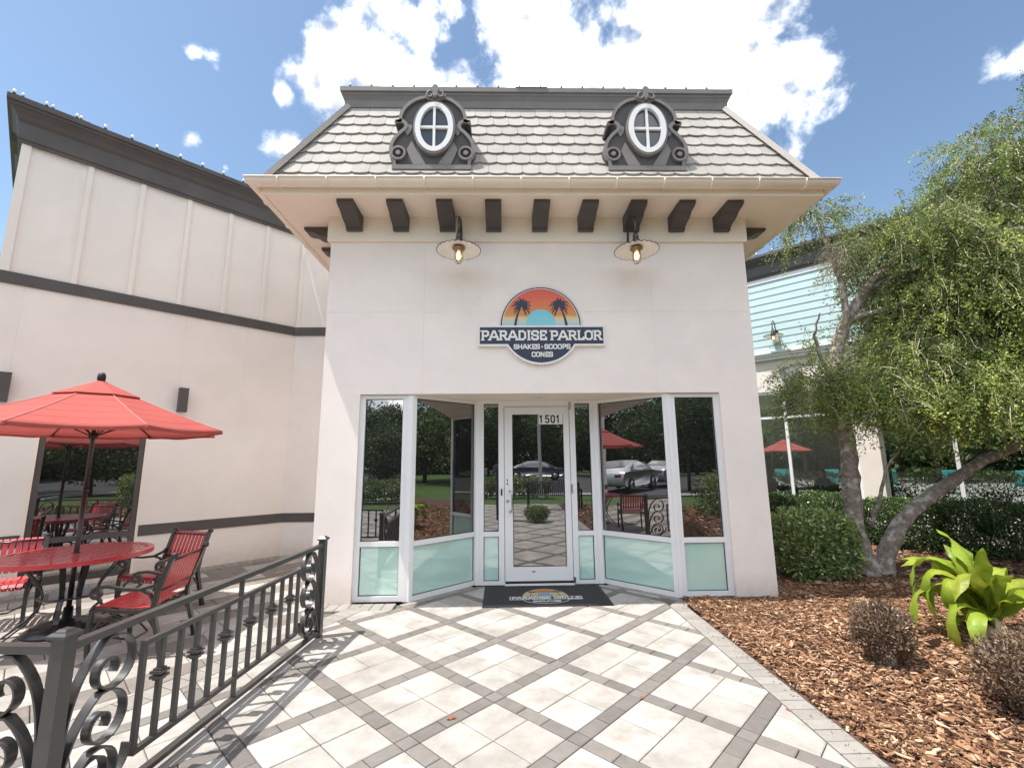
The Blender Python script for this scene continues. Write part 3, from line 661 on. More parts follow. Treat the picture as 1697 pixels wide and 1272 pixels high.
    mb.lathe([(0,-.012),(.02,-.01),(.03,0),(.02,.01),(0,.012)], (kx, -.06, kz-.055), 10); mb.build('crest', M_dormer, d)
    return d
dormer(-.795); dormer(1.705)

# ---- shopfront
def pane_quad(mb, fr, u0, u1, z0, z1, d0, d1):
    a = mb.vs([fr(u0,z0,d0),fr(u1,z0,d0),fr(u1,z1,d0),fr(u0,z1,d0),fr(u0,z0,d1),fr(u1,z0,d1),fr(u1,z1,d1),fr(u0,z1,d1)])
    for q in ((0,3,2,1),(4,5,6,7),(0,1,5,4),(1,2,6,5),(2,3,7,6),(3,0,4,7)): mb.face([a+k for k in q])
def window(parent, p, q, z0, z1, fw_=.055, trans=None, depth=.07, mf=None, ml=None, name='shop_window', hm=None, lower=.60, glass=None):
    """framed glazing between plan points p and q (front face on the p-q line, outward normal to the right of p->q rotated towards the viewer)"""
    p = Vector(p); q = Vector(q); d = (q-p); Ln = d.length; d.normalize(); nn = Vector((-d.y, d.x))   # nn points into the building
    fr = lambda u, z, k: (p.x+d.x*u+nn.x*k, p.y+d.y*u+nn.y*k, z)
    mf = mf or M_white
    mb = MB()
    pane_quad(mb, fr, 0, fw_, z0, z1, 0, depth); pane_quad(mb, fr, Ln-fw_, Ln, z0, z1, 0, depth)
    pane_quad(mb, fr, fw_, Ln-fw_, z0, z0+fw_, .002, depth); pane_quad(mb, fr, fw_, Ln-fw_, z1-fw_*.8, z1, .002, depth)
    if lower: pane_quad(mb, fr, fw_, Ln-fw_, lower-.028, lower+.028, .002, depth)
    if hm: pane_quad(mb, fr, fw_, Ln-fw_, hm-.025, hm+.025, .002, depth)
    w = mb.build(name, mf, parent)
    gk = MB()
    segs = [(z0+fw_, lower-.028, 1)] if lower else []
    tops = [(lower+.028 if lower else z0+fw_, (hm-.025) if hm else z1-fw_*.8, 0)]
    if hm: tops.append((hm+.025, z1-fw_*.8, 0))
    for a, b, k in segs+tops:
        mb = MB(); pane_quad(mb, fr, fw_+.008, Ln-fw_-.008, a+.008, b-.008, .03, .038)
        mb.build('frosted_pane' if k else 'pane', M_frost if k else (glass or M_glass), w)
        g = MB()
        for uu in ((fw_, fw_+.008), (Ln-fw_-.008, Ln-fw_)): pane_quad(g, fr, uu[0], uu[1], a, b, .024, .04)
        pane_quad(g, fr, fw_+.008, Ln-fw_-.008, a, a+.008, .024, .04); pane_quad(g, fr, fw_+.008, Ln-fw_-.008, b-.008, b, .024, .04)
        g.build('gasket', M_black, w)
    return w
YD = 5.89
window(T, (wx0, YF+.05), (-1.10, YF+.05), 0.0, wz-.005)
B('corner_post', M_white, T, (-1.098, -1.036, YF+.03, YF+.12, 0, wz-.004))
window(T, (-1.03, YF+.02), (-.315, YD+.05), 0.0, wz-.002, fw_=.05)
window(T, (-.285, YD), (-.005, YD), 0.0, wz-.002, fw_=.045)
window(T, (.90, YD), (1.185, YD), 0.0, wz-.002, fw_=.045)
window(T, (1.215, YD+.05), (1.93, YF+.02), 0.0, wz-.002, fw_=.05)
B('corner_post', M_white, T, (1.934, 1.983, YF+.03, YF+.12, 0, wz-.004))
window(T, (1.985, YF+.05), (wx1, YF+.05), 0.0, wz-.005)
B('corner_post', M_white, T, (-.345, -.287, YD+.002, YD+.10, 0, wz-.004)); B('corner_post', M_white, T, (1.187, 1.245, YD+.002, YD+.10, 0, wz-.004))
# recess ceiling and downlight
rc = MB(); i = rc.vs([(-1.64,YF+.02,wz+.0),(2.55,YF+.02,wz+.0),(2.55,YD+.2,wz+.0),(-1.64,YD+.2,wz+.0),(-1.64,YF+.02,wz+.01),(2.55,YF+.02,wz+.01),(2.55,YD+.2,wz+.01),(-1.64,YD+.2,wz+.01)])
for q in ((0,3,2,1),(4,5,6,7),(0,1,5,4),(1,2,6,5),(2,3,7,6),(3,0,4,7)): rc.face([i+k for k in q])
rc.build('recess_ceiling', M_trim, T)
mb = MB(); mb.lathe([(.075,0),(.075,-.008),(.05,-.008),(.045,.0)], (.45, 5.62, wz-.001), 20); mb.build('recessed_light', M_white, T)
B('interior_wall', mat('dark_interior', (.02,.018,.016), .9), T, (XL+.22, XR-.22, 6.6, 6.7, 0, 4.1), (XL+.22, XR-.22, 5.47, 6.6, 2.48, 2.54))
# door
hd = MB(); hd.box(-.005, .02, YD+.0, YD+.09, 0, wz-.002); hd.box(.875, .90, YD, YD+.09, 0, wz-.002); hd.box(.02, .875, YD, YD+.09, 2.20, wz-.002); hd.box(.02,.875,YD-.03,YD+.1,-.01,.012)
hd.build('door_frame', M_white, T)
dr = MB(); dr.box(.026, .128, YD+.012, YD+.06, .018, 2.194); dr.box(.795, .869, YD+.012, YD+.06, .018, 2.194); dr.box(.128,.795,YD+.014,YD+.058,2.095,2.194); dr.box(.128,.795,YD+.014,YD+.058,.018,.205)
door = dr.build('door', M_white, T)
B('pane', M_glass, door, (.136,.787,YD+.03,YD+.038,.213,2.087))
B('gasket', M_black, door, (.128,.136,YD+.026,YD+.042,.205,2.095),(.787,.795,YD+.026,YD+.042,.205,2.095),(.136,.787,YD+.026,YD+.042,.205,.213),(.136,.787,YD+.026,YD+.042,2.087,2.095))
mb = MB(); mb.tube([(.087,YD+.012,1.12),(.089,YD-.03,1.125),(.105,YD-.05,1.115),(.118,YD-.055,1.08),(.118,YD-.055,.91),(.105,YD-.05,.875),(.089,YD-.03,.865),(.087,YD+.012,.87)], .011, 8); mb.build('door_handle', M_chrome, door)
mb = MB(); mb.lathe([(.02,0),(.02,.012),(.012,.016)], (.062, YD+.012, 1.0), 14, axis='y'); mb.build('lock_cylinder', M_chrome, door)
B('keypad', M_black, door, (.055,.068,YD+.004,YD+.012,1.20,1.225),(.055,.068,YD+.004,YD+.012,1.245,1.27))
B('strike_cover', M_black, T, (-.022,-.003,YD-.012,YD-.001,1.07,1.15))
B('hinge', M_chrome, door, (.868,.89,YD-.014,YD+.01,1.09,1.20)); B('hinge', M_chrome, door, (.868,.892,YD-.014,YD+.01,2.15,2.25)); B('hinge', M_chrome, door, (.866,.894,YD-.016,YD+.01,.02,.085))
B('door_sweep', M_black, door, (.03,.865,YD+.004,YD+.011,.014,.04))
B('maker_plate', M_black, door, (.36,.40,YD+.008,YD+.0138,.145,.155))
nb = MB(); nb.box(.475,.79,YD+.024,YD+.0298,1.965,2.10); nb.build('number_plate', mat('number_label_white', (.8,.8,.78), .5), door)
mb = MB(); [text(mb, c_, .488+k_*.0735, .488+k_*.0735+(.052 if c_ != '1' else .036), 1.980, 2.086, lambda u, v, d: (u, YD+.0242-d, v), 0, t=.17, serif=False) for k_, c_ in enumerate('1501')]; mb.build('house_number', M_black, door)

# ================================================================== SIGN
def emblem_sign():
    sg = thing('round_sign', 'round wall sign with palm sunset above a navy banner over the entrance', 'sign', (.467, YF, 3.087))
    K = .001061; cx, cz = 853, 547
    Q = lambda x, y: ((x-cx)*K, (cz-y)*K)
    navy = mat('sign_navy', (.035,.043,.075), .6, var=.05); wht = mat('sign_white', (.80,.78,.74), .6, var=.03)
    F = lambda h: (lambda u, v: (u, -h, v))
    # body
    mb = MB(); mb.prism(xpoly(72, 450*K, 450*K), F(.0), F(.030)); mb.build('backing', navy, sg)
    # sunset disc: horizontal bands of colour (printed), upper half only
    m = bpy.data.materials.new('sunset_print'); m.use_nodes = True; nt = m.node_tree; N = nt.nodes.new; L = nt.links.new
    tc = N('ShaderNodeTexCoord'); sp = N('ShaderNodeSeparateXYZ'); L(tc.outputs['Object'], sp.inputs[0]); mr = N('ShaderNodeMapRange'); mr.inputs['From Min'].default_value = 0; mr.inputs['From Max'].default_value = .47; L(sp.outputs['Z'], mr.inputs['Value'])
    cr = N('ShaderNodeValToRGB'); e = cr.color_ramp.elements
    st = [(0,(.45,.55,.55)),(.085,(.40,.62,.68)),(.10,(.62,.56,.40)),(.2,(.70,.52,.28)),(.27,(.60,.27,.08)),(.5,(.66,.20,.08)),(.75,(.66,.13,.08)),(1,(.62,.09,.06))]
    while len(e) < len(st): e.new(.5)
    for k, (p, c) in enumerate(st): e[k].position = p; e[k].color = (*c, 1)
    L(mr.outputs[0], cr.inputs[0]); b = nt.nodes['Principled BSDF']; L(cr.outputs[0], b.inputs['Base Color']); b.inputs['Roughness'].default_value = .6
    half = [(430*K*math.cos(a), 430*K*math.sin(a)) for a in [math.pi*k/48 for k in range(49)]]
    ringo = [(452*K*math.cos(a), 452*K*math.sin(a)) for a in [math.pi*k/48 for k in range(49)]]
    mb = MB(); mb.prism(half, F(.030), F(.0325)); mb.build('sunset_panel', m, sg)
    mb = MB(); arc = [(435*K*math.cos(a), 435*K*math.sin(a)) for a in [math.pi*k/48 for k in range(49)]]; arc2 = [(429*K*math.cos(a), 429*K*math.sin(a)) for a in [math.pi*k/48 for k in range(49)]]
    mb.prism(arc+arc2[::-1], F(.031), F(.0335)); mb.build('arc_line', wht, sg)
    # sun with stripes
    aq = mat('sign_aqua', (.19,.55,.66), .6, var=.03); aq2 = mat('sign_aqua_pale', (.45,.72,.72), .6, var=.03)
    R = 166*K; z0 = -8*K; czs = 20*K
    mb = MB(); pts = [(R*math.cos(a), R*math.sin(a)*1.0+czs) for a in [math.pi*k/40 for k in range(41)]] ; pts = [(-R,.0)] + pts[::-1] + [(R,.0)]
    mb.prism(pts[::-1], F(.032), F(.0345)); mb.build('sun_disc', aq, sg)
    mb = MB()
    for yz, th in ((14,5),(36,3),(60,3),(82,3),(108,2)):
        zz = yz*K; hw = math.sqrt(max(0, R*R-max(0, zz-czs)**2))*.985; mb.box(-hw, hw, -.0352, -.034, zz, zz+th*K)
    mb.build('sun_stripe', aq2, sg)
    # palms
    for s, bx, by, tx, ty in ((-1, 565, 552, 640, 300), (1, 1143, 552, 1065, 300)):
        mb = MB(); P0 = Vector(Q(bx, by)); P1 = Vector(Q(tx, ty)); n = 10; Lf, Rt_ = [], []
        for k in range(n+1):
            t = k/n; c = P0.lerp(P1, t) + Vector((-s*-.012*math.sin(math.pi*t), 0)); w = (.0125*(1-t)+.004); Lf.append((c.x-w, c.y)); Rt_.append((c.x+w, c.y))
        mb.prism(Lf+Rt_[::-1], F(.033), F(.0362))
        for q in range(14):
            a = math.radians(-62 + q*(304/13)) ; Ln = .118 + .012*math.sin(q*2.1); cen = Vector(P1); h = .0364+q*.0001
            up_, dn = [], []
            for k in range(7):
                t = k/6; ang = a; pos = cen + Vector((math.cos(ang)*Ln*t, math.sin(ang)*Ln*t - .045*t*t)); w = .0125*math.sin(math.pi*min(1, t*.92+.08))**.8*(1-.25*t)
                zig = .003 if k % 2 else -.002; nv = Vector((-math.sin(ang), math.cos(ang))); up_.append(tuple(pos+nv*(w+zig))); dn.append(tuple(pos-nv*(w+zig)))
            mb.prism(up_+dn[::-1], F(.033), F(h))
        mb.build('palm_emblem', navy, sg)
    # banner
    def banner(gx0, gx1, gy0, gy1, Rr, h0, h1, m_, nm):
        hb = gy1; a1 = math.asin((hb-547)/Rr); pts = [(gx0, gy0), (gx0, gy1)]
        for k in range(33):
            a = math.pi - a1 - (math.pi-2*a1)*k/32; pts.append((853+Rr*math.cos(a), 547+Rr*math.sin(a)))
        pts += [(gx1, gy1), (gx1, gy0)]
        mb = MB(); mb.prism([Q(x, y) for x, y in pts], F(h0), F(h1)); return mb.build(nm, m_, sg)
    banner(150, 1567, 550, 785, 450, 0, .040, wht, 'banner_rim'); banner(168, 1550, 570, 763, 428, .01, .0415, navy, 'banner')
    mb = MB(); G_ = lambda x0, x1, y0, y1: ((x0-cx)*K, (x1-cx)*K, (cz-y1)*K, (cz-y0)*K); P = lambda u, v, d: (u, -.0415-d, v)
    text(mb, 'PARADISE', *G_(186, 912, 606, 722), P, 0, t=.19); text(mb, 'PARLOR', *G_(958, 1532, 608, 722), P, 0, t=.19)
    text(mb, 'SHAKES', *G_(548, 834, 765, 824), P, 0, t=.2, serif=False); text(mb, 'SCOOPS', *G_(890, 1176, 765, 824), P, 0, t=.2, serif=False)
    text(mb, 'CONES', *G_(746, 978, 853, 912), P, 0, t=.2, serif=False)
    st = [(Q(862, 797)[0]+(14 if k % 2 == 0 else 6)*K*math.sin(math.pi*k/5), Q(862,797)[1]+(14 if k % 2 == 0 else 6)*K*math.cos(math.pi*k/5)) for k in range(10)]
    mb.prism(st, F(.041), F(.0428)); mb.build('lettering', wht, sg)
emblem_sign()

# ================================================================== BARN LAMPS
M_bulb = mat('warm_lamp_bulb', (.9,.7,.4), .3, emit=(1,.72,.36,1.6)); M_enam = mat('cream_enamel', (.88,.84,.78), .35, var=.03)
def barn_lamp(loc, label, sx=0.0, rz=0.0, scale=1.0):
    t = thing('barn_lamp', label, 'lamp', loc, rz, 'gooseneck barn lamps')     # origin: wall mount point; arm reaches along -Y
    t.scale = (scale,)*3
    mb = MB(); mb.lathe([(.055,0),(.055,.02),(.03,.035)], (0,0,0), 16, axis='y'); mb.build('wall_plate', M_cast, t)
    pts = []
    ext = .38
    pts = [(0,-.02,0),(0,-.05,.05),(0,-.08,.12)]
    for k in range(9):
        a = math.pi - math.pi*k/8; pts.append((0, -.08-.15*(1+math.cos(a))/1.0*1.0, .16+.12*math.sin(a)))
    pts += [(0,-.38,.10),(0,-.38,.02)]
    mb = MB(); mb.tube(pts, .0145, 8); mb.build('gooseneck', M_cast, t)
    zc = -.17
    mb = MB(); mb.lathe([(.022,.20),(.03,.17),(.034,.12),(.05,.10),(.055,.05),(.06,.02)], (0,-.38,zc), 18); mb.build('socket_cover', M_cast, t)
    nw = 24; wv = lambda a, r: .007*math.sin(a*nw)*(r/.25)**2 if r > .1 else 0
    mb = MB(); mb.lathe([(.055,.04),(.12,.026),(.19,.006),(.25,-.02)], (0,-.38,zc), 96, caps=False, wave=wv); mb.build('shade_top', M_cast, t)
    mb = MB(); mb.lathe([(.03,.031),(.12,.019),(.19,-.001),(.246,-.025)], (0,-.38,zc), 96, caps=False, wave=wv); mb.build('shade_lining', M_enam, t)
    mb = MB(); r = .25; rim = [(math.cos(a)*.249, -.38+math.sin(a)*.249, zc-.022+wv(a,.249)) for a in [2*math.pi*k/96 for k in range(97)]]; mb.tube(rim, .0045, 5, caps=False); mb.build('shade_rim', M_cast, t)
    brass = mat('aged_brass', (.30,.22,.12), .4, metal=.7)
    mb = MB(); mb.lathe([(.07,.01),(.072,-.005),(.045,-.012),(.045,-.035)], (0,-.38,zc), 20)
    for k in range(6):
        a = math.pi*k/3; pts = [(math.cos(a)*rr, -.38+math.sin(a)*rr, zc+h) for rr, h in ((.045,-.03),(.047,-.08),(.047,-.13),(.04,-.16),(.022,-.178),(0,-.182))]; mb.tube(pts, .003, 4)
    for h in (-.055,-.09,-.125): mb.tube([(math.cos(a)*.048, -.38+math.sin(a)*.048, zc+h) for a in [2*math.pi*k/16 for k in range(17)]], .003, 4, caps=False)
    mb.build('lamp_cage', brass, t)
    mb = MB(); mb.lathe([(.014,-.02),(.018,-.04),(.027,-.075),(.029,-.1),(.022,-.125),(0,-.138)], (0,-.38,zc), 14); mb.build('bulb', M_bulb, t)
    return t
barn_lamp((-.485, YF-.0, 4.06), 'gooseneck barn lamp on the entrance wall, left above the round sign')
barn_lamp((1.555, YF-.0, 4.06), 'gooseneck barn lamp on the entrance wall, right above the round sign')

# string light bulbs clipped along the roof edges
def bulb_string(name_label, pts, clear):
    t = thing('string_light', name_label, 'string light', pts[0], 0, None)
    me = {}
    o0 = Vector(pts[0])
    mb = MB(); mb.lathe([(.014,-.004),(.016,.022),(.012,.032)], (0,0,0), 8); ob = mb.build('bulb_socket', M_black, t); sock = ob.data
    mb = MB(); mb.lathe([(.011,.026),(.019,.04),(.021,.052),(.015,.072),(0,.085)], (0,0,0), 10); ob2 = mb.build('bulb', M_bulbg, t); bl = ob2.data
    if not clear: 
        mb = MB(); mb.lathe([(.009,.03),(.013,.042),(.011,.058),(0,.068)], (0,0,0), 8); bpy.data.objects.remove(ob2); ob2 = mb.build('bulb', M_bulbg, t); bl = ob2.data
    for p in pts[1:]:
        q = Vector(p)-o0; piece(sock, 'bulb_socket', t, q); piece(bl, 'bulb', t, q)
    mb = MB(); mb.tube([(Vector(p)-o0)+Vector((0,0,.003)) for p in pts], .004, 4); mb.build('wire', M_black, t)
bulb_string('small bulbs on a wire along the top of the grey mansard cornice', [(-1.97+.278*k, cy-.06, ZT+.288) for k in range(18)], False)

# ================================================================== LEFT WING (wall at 45 degrees)
def LW(s, d, z): return (C0.x + WD.x*s + WN.x*d, C0.y + WD.y*s + WN.y*d, z)   # s along the wall towards the camera, d outwards
LWo = thing('left_wing_building', 'cream stucco side building with dark cornice and battened upper wall', 'building', (C0.x, C0.y, 0), math.atan2(WD.y, WD.x))
# local frame: +X along the wall towards camera (s), outward = local +Y rotated: check sign
LY = 1 if (Vector((-WD.y, WD.x)) - WN).length < .1 else -1
SE = 3.545
def lb(mb, s0, s1, d0, d1, z0, z1): mb.box(s0, s1, min(LY*d0, LY*d1), max(LY*d0, LY*d1), z0, z1)
ws0, ws1, wz1 = 1.905, 2.955, 2.06
mb = MB(); lb(mb, -.35, ws0-.03, -.25, 0, -.05, 3.73); lb(mb, ws1+.03, SE+3.2, -.25, 0, -.05, 3.73); lb(mb, ws0-.03, ws1+.03, -.25, 0, wz1+.03, 3.73); lb(mb, ws0-.03, ws1+.03, -.25, -.012, -.05, .05); mb.build('lower_wall', M_stucco2, LWo)
mb = MB(); lb(mb, -.35, SE, -.25, -.02, 3.73, 5.64); lb(mb, SE-.25, SE-.002, -3.5, -.25, 3.73, 5.64); mb.build('upper_wall', M_stucco2, LWo)
mb = MB(); lb(mb, -.02, SE+3.2, 0, .022, 3.725, 3.875); mb.build('band', M_dark, LWo)
mb = MB(); lb(mb, -.02, ws0-.031, 0, .012, .53, .675); mb.build('band', M_dark, LWo)
mb = MB(); lb(mb, ws1+.031, SE+3.2, 0, .012, .53, .675); mb.build('band', M_dark, LWo)
for k in range(7):
    s = .575*k if k < 6 else SE-.045
    if k == 0: continue
    mb = MB(); w = .028 if k < 6 else .045; lb(mb, s-w, s+w, -.02, .012, 3.876, 5.62); mb.build('batten', M_stucco2, LWo)
# thin expansion lines in the lower wall
for s in (.75, 1.6, 3.3):
    mb = MB(); lb(mb, s-.002, s+.002, 0, .0012, wz1+.1, 3.72); mb.build('control_joint', MATS['joint_caulk'], LWo)
csL = [(0,0),(.03,0),(.03,.035),(.05,.05),(.05,.27),(.075,.30),(.095,.36),(.14,.415),(.16,.425),(.16,.455),(.185,.465),(.185,.53),(0,.53)]
path = [Vector(LW(-1.2, 0, 0)), Vector(LW(SE, 0, 0)), Vector(LW(SE, -4, 0))]
o3 = Vector((C0.x, C0.y, 0)); rzl = math.atan2(WD.y, WD.x); inv = Matrix.Rotation(-rzl, 4, 'Z')
mb = MB(); pl_ = [inv @ (p + Vector((0,0,5.60)) - o3) for p in path]
mb.sweep([tuple(p) for p in pl_], [(a*-LY, b) for a, b in csL]); mb.build('cornice', M_dark, LWo)
# second, set-back parapet
mb = MB(); lb(mb, 2.98, 3.70, -1.0, -.62, 5.9, 6.56); mb.build('parapet', M_dark, LWo); mb = MB(); lb(mb, 2.95, 3.73, -1.0, -.59, 6.5, 6.585); lb(mb, 2.965, 3.715, -1.0, -.605, 6.44, 6.5); mb.build('parapet_cap', M_dark, LWo)
# short return wall joining the tower (faces the camera)
mb = MB(); mb.v = []; 
def world_box(name, m, parent, x0, x1, y0, y1, z0, z1):
    mb = MB(); mb.box(x0, x1, y0, y1, z0, z1); mb.v = [tuple(inv @ (Vector(v) - o3)) for v in mb.v]; return mb.build(name, m, parent)
world_box('return_wall', M_stucco2, LWo, -3.675, XL+.0, 7.9, 8.1, -.05, 5.64)
world_box('band', M_dark, LWo, -3.688, XL, 7.878, 7.9, 3.725, 3.875); world_box('band', M_dark, LWo, -3.683, XL, 7.888, 7.9, .53, .675)
world_box('batten', M_stucco2, LWo, -3.65, -3.60, 7.888, 7.9, 3.876, 5.62)
# window
mb = MB(); lb(mb, ws0-.03, ws0, -.1, .004, .05, wz1+.03); lb(mb, ws1, ws1+.03, -.1, .004, .05, wz1+.03); lb(mb, ws0, ws1, -.1, .004, wz1, wz1+.03); mb.build('reveal', M_trim, LWo)
mb = MB(); fwd = .06
lb(mb, ws0, ws0+fwd, -.1, -.015, .05, wz1); lb(mb, ws1-fwd, ws1, -.1, -.015, .05, wz1); lb(mb, ws0+fwd, ws1-fwd, -.1, -.016, .05, .14); lb(mb, ws0+fwd, ws1-fwd, -.1, -.016, .545, .605); lb(mb, ws0+fwd, ws1-fwd, -.1, -.016, wz1-.05, wz1)
win = mb.build('window', M_dark, LWo)
mb = MB(); lb(mb, ws0+fwd, ws1-fwd, -.06, -.05, .14, .545); mb.build('pane', M_glass, win); mb = MB(); lb(mb, ws0+fwd, ws1-fwd, -.06, -.05, .605, wz1-.05); mb.build('pane', M_glass, win)
bulb_string('frosted bulbs on a wire along the dark cornice of the left building', [LW(SE+.13-.29*k, .16, 6.13) for k in range(14)], True)
bulb_string('three frosted bulbs on the set-back parapet at the far left', [LW(3.66-.3*k, -.64, 6.59) for k in range(3)], True)
# up-down wall sconces
for s, lab in ((1.55, 'dark box wall sconce between the umbrella and the entrance building'), (3.33, 'dark box wall sconce at the left edge above the umbrella')):
    t = thing('wall_sconce', lab, 'sconce', LW(s, 0, 2.36), rzl, 'dark box sconces on the left wall')
    mb = MB(); mb.box(-.055,.055, min(LY*.04,LY*.15), max(LY*.04,LY*.15), -.11,.235); mb.build('housing', M_dark, t)
    mb = MB(); mb.box(-.058,.058, min(LY*.037,LY*.153), max(LY*.037,LY*.153), .2352,.242); mb.build('lid', M_dark, t)
    mb = MB(); mb.box(-.04,.04, min(0,LY*.04), max(0,LY*.04), .06,.15); mb.build('back_plate', M_dark, t)

# ================================================================== TEAL BUILDING (right, behind the tree)
TB0 = Vector((6.2, 10.4)); TD = Vector((R2, -R2)); TN = Vector((-R2, -R2))
tb = thing('blue_building', 'pale blue lap-sided building with dark cornice behind the tree', 'building', (TB0.x, TB0.y, 0), -math.pi/4)
# local +X = TD, local -Y = TN (outward)
S0, S1 = -3.2, 8.5
for k in range(10):
    z0 = 3.945 + k*.172
    mb = MB(); a = mb.vs([(S0,0,z0),(S1,0,z0),(S1,0,z0+.178),(S0,0,z0+.178),(S0,-.018,z0),(S1,-.018,z0),(S1,-.006,z0+.178),(S0,-.006,z0+.178)])
    for q in ((4,5,6,7),(0,1,5,4),(3,2,6,7),(0,4,7,3),(1,2,6,5)): mb.face([a+j for j in q])
    mb.build('siding_board', M_blue, tb)
B('fascia', M_white, tb, (S0, S1, -.03, .1, 5.668, 5.785)); B('upper_wall', M_blue, tb, (S0, S1, .0005, .2, 3.94, 5.7))
mb = MB(); mb.sweep([(S0,0,5.78),(S1,0,5.78)], [(-a*-1, b) for a, b in [(0,0),(.05,0),(.05,.04),(.08,.07),(.08,.30),(.12,.36),(.2,.43),(.2,.46),(.235,.47),(.235,.53),(0,.53)]]); mb.build('cornice', M_dark, tb)
mb = MB(); mb.box(S0, S1, -.14, .1, 3.90, 3.942); mb.box(S0, S1, -.11, .1, 3.84, 3.90); mb.box(S0, S1, -.08, .1, 3.77, 3.84); mb.build('ledge', M_white, tb)
B('lower_wall', M_stucco2, tb, (S0, S1, 0, .2, 3.03, 3.77))
B('plinth', M_stucco2, tb, (S0, S1, 0, .2, -.05, .38))
cols = [(1.60, 1.95), (5.6, 5.95), (-2.6, -2.3)]
for a, b in cols:
    mb = MB(); mb.box(a, b, -.12, .1, -.05, 3.03); mb.box(a-.04, b+.04, -.15, -.0, -.05, .3); mb.build('column', M_stucco, tb)
def teal_win(a, b, muls):
    mb = MB()
    for s in [a+.03]+muls+[b-.03]: mb.box(s-.03, s+.03, .02, .1, .38, 3.03)
    xs = [a]+muls+[b]
    for p, q in zip(xs, xs[1:]):
        p += .06 if p == a else .03; q -= .06 if q == b else .03
        mb.box(p, q, .021, .1, 2.97, 3.03); mb.box(p, q, .021, .1, .38, .44); mb.box(p, q, .021, .1, 2.40, 2.45)
    w = mb.build('window', M_white, tb)
    for p, q in zip(xs, xs[1:]):
        B('pane', M_clear, w, (p, q, .058, .062, .40, 2.41)); B('pane', M_clear, w, (p, q, .058, .062, 2.44, 3.0))
teal_win(-2.3, 1.60, [-1.05, .33]); teal_win(1.95, 5.6, [3.03, 4.3]); teal_win(5.95, 8.4, [7.2])
B('ceiling', M_stucco2, tb, (S0, S1, .2, 4.2, 3.04, 3.12))
for s_ in (-1.6, 1.7, 4.6, 7.4): B('rear_post', M_cast, tb, (s_-.05, s_+.05, 4.1, 4.2, 0, 3.04))
bulb_string('clear bulbs on a wire along the cornice of the pale blue building', [(TB0.x+TD.x*s+TN.x*.19, TB0.y+TD.y*s+TN.y*.19, 6.315) for s in [-.2+.34*k for k in range(12)]], True)
t = barn_lamp((TB0.x+TD.x*.34+TN.x*.01, TB0.y+TD.y*.34+TN.y*.01, 4.42), 'small gooseneck barn lamp on the pale blue siding behind the tree', rz=-math.pi/4, scale=.8)
B('junction_box', mat('grey_box', (.4,.4,.4), .6), t, (-.1,.06,-.08,0,-.36,-.12))

# ================================================================== RAILING
FA = Vector((-1.62, 4.306)); FB = Vector((-1.775, 2.02)); FD = (FB-FA); FL = FD.length; FD.normalize()
HR = .785
def ribbon(mb, pts, w=.042, t=.0085):
    """flat bar following 2d points (u,z) in the panel plane (local XZ), width along Y"""
    P = [Vector(p) for p in pts]; L_, R_ = [], []
    for k in range(len(P)):
        d = (P[min(k+1,len(P)-1)]-P[max(k-1,0)]).normalized(); n = Vector((-d.y, d.x))*t/2; L_.append(P[k]+n); R_.append(P[k]-n)
    q = [[(p.x,-w/2,p.y) for p in L_], [(p.x,w/2,p.y) for p in L_], [(p.x,w/2,p.y) for p in R_], [(p.x,-w/2,p.y) for p in R_]]
    mb.smooth = True
    for a_, b_ in ((0,1),(1,2),(2,3),(3,0)):
        a = mb.vs(q[a_]); b = mb.vs(q[b_])
        for k in range(len(P)-1): mb.face((a+k,b+k,b+k+1,a+k+1))
    mb.smooth = False
    for k in (0, -1): e = mb.vs([c[k] for c in q]); mb.face((e,e+1,e+2,e+3))
def bez(p0, p1, p2, p3, n=14):
    p0, p1, p2, p3 = map(Vector, (p0, p1, p2, p3)); return [tuple(p0*(1-t)**3+p1*3*t*(1-t)**2+p2*3*t*t*(1-t)+p3*t**3) for t in [k/n for k in range(n+1)]]
def hook(x0, x1, zb, zt, flip=1):
    """stem rising from (x0,zb), over a round top at zt, curling inward"""
    w = x1-x0; r = w*.40; cx_, cz_ = x1-r, zt-r
    pts = bez((x0, zb), (x0, zb+(zt-zb)*.45), (cx_-r*1.25, cz_+r*.3), (cx_-r*.35, cz_+r*.93), 10)
    n = 30
    for k in range(n+1):
        t = k/n; a = math.radians(110 - t*500); rr = r*(1-.80*t**.85); c2 = (cx_ - (r-rr)*.18, cz_ - (r-rr)*.15)
        pts.append((c2[0]+rr*math.cos(a), c2[1]+rr*math.sin(a)))
    return pts
def scroll_panel(parent, u0, s, n=3, w=.345, ztop=.752, nm='scroll'):
    """stack of C-scrolls next to a post; s=+1 opens away from the post at u0"""
    for k in range(n):
        zt = ztop - k*.225; pts = hook(.006, w*(1-.06*k), zt-.44, zt); pts = [(u0+s*x, max(z, .065)) for x, z in pts]
        mb = MB(); ribbon(mb, pts); mb.build(nm, M_iron, parent)
    pts = hook(.01, w*.95, .50, .075); 
    pts = [(u0+s*x, z) for x, z in [(a, .075+(.50-.075)*0 + (.075-(b-.075)) if False else b) for a, b in pts]]
    # reversed foot scroll: mirror of a hook
    hk = hook(.01, w*.9, .20, .37); pts = [(u0+s*(w-x+.0), .435-z) for x, z in hk]
    mb = MB(); ribbon(mb, pts); mb.build(nm, M_iron, parent)
def post(parent, u, cap=True, h=HR+.03, hw=.028):
    mb = MB(); mb.box(u-hw, u+hw, -hw, hw, 0, h); mb.bevbox(u-hw-.012, u+hw+.012, -hw-.012, hw+.012, h, h+.022, .01); mb.bevbox(u-hw+.004, u+hw-.004, -hw+.004, hw-.004, h+.0221, h+.032, .008); mb.build('post', M_iron, parent)
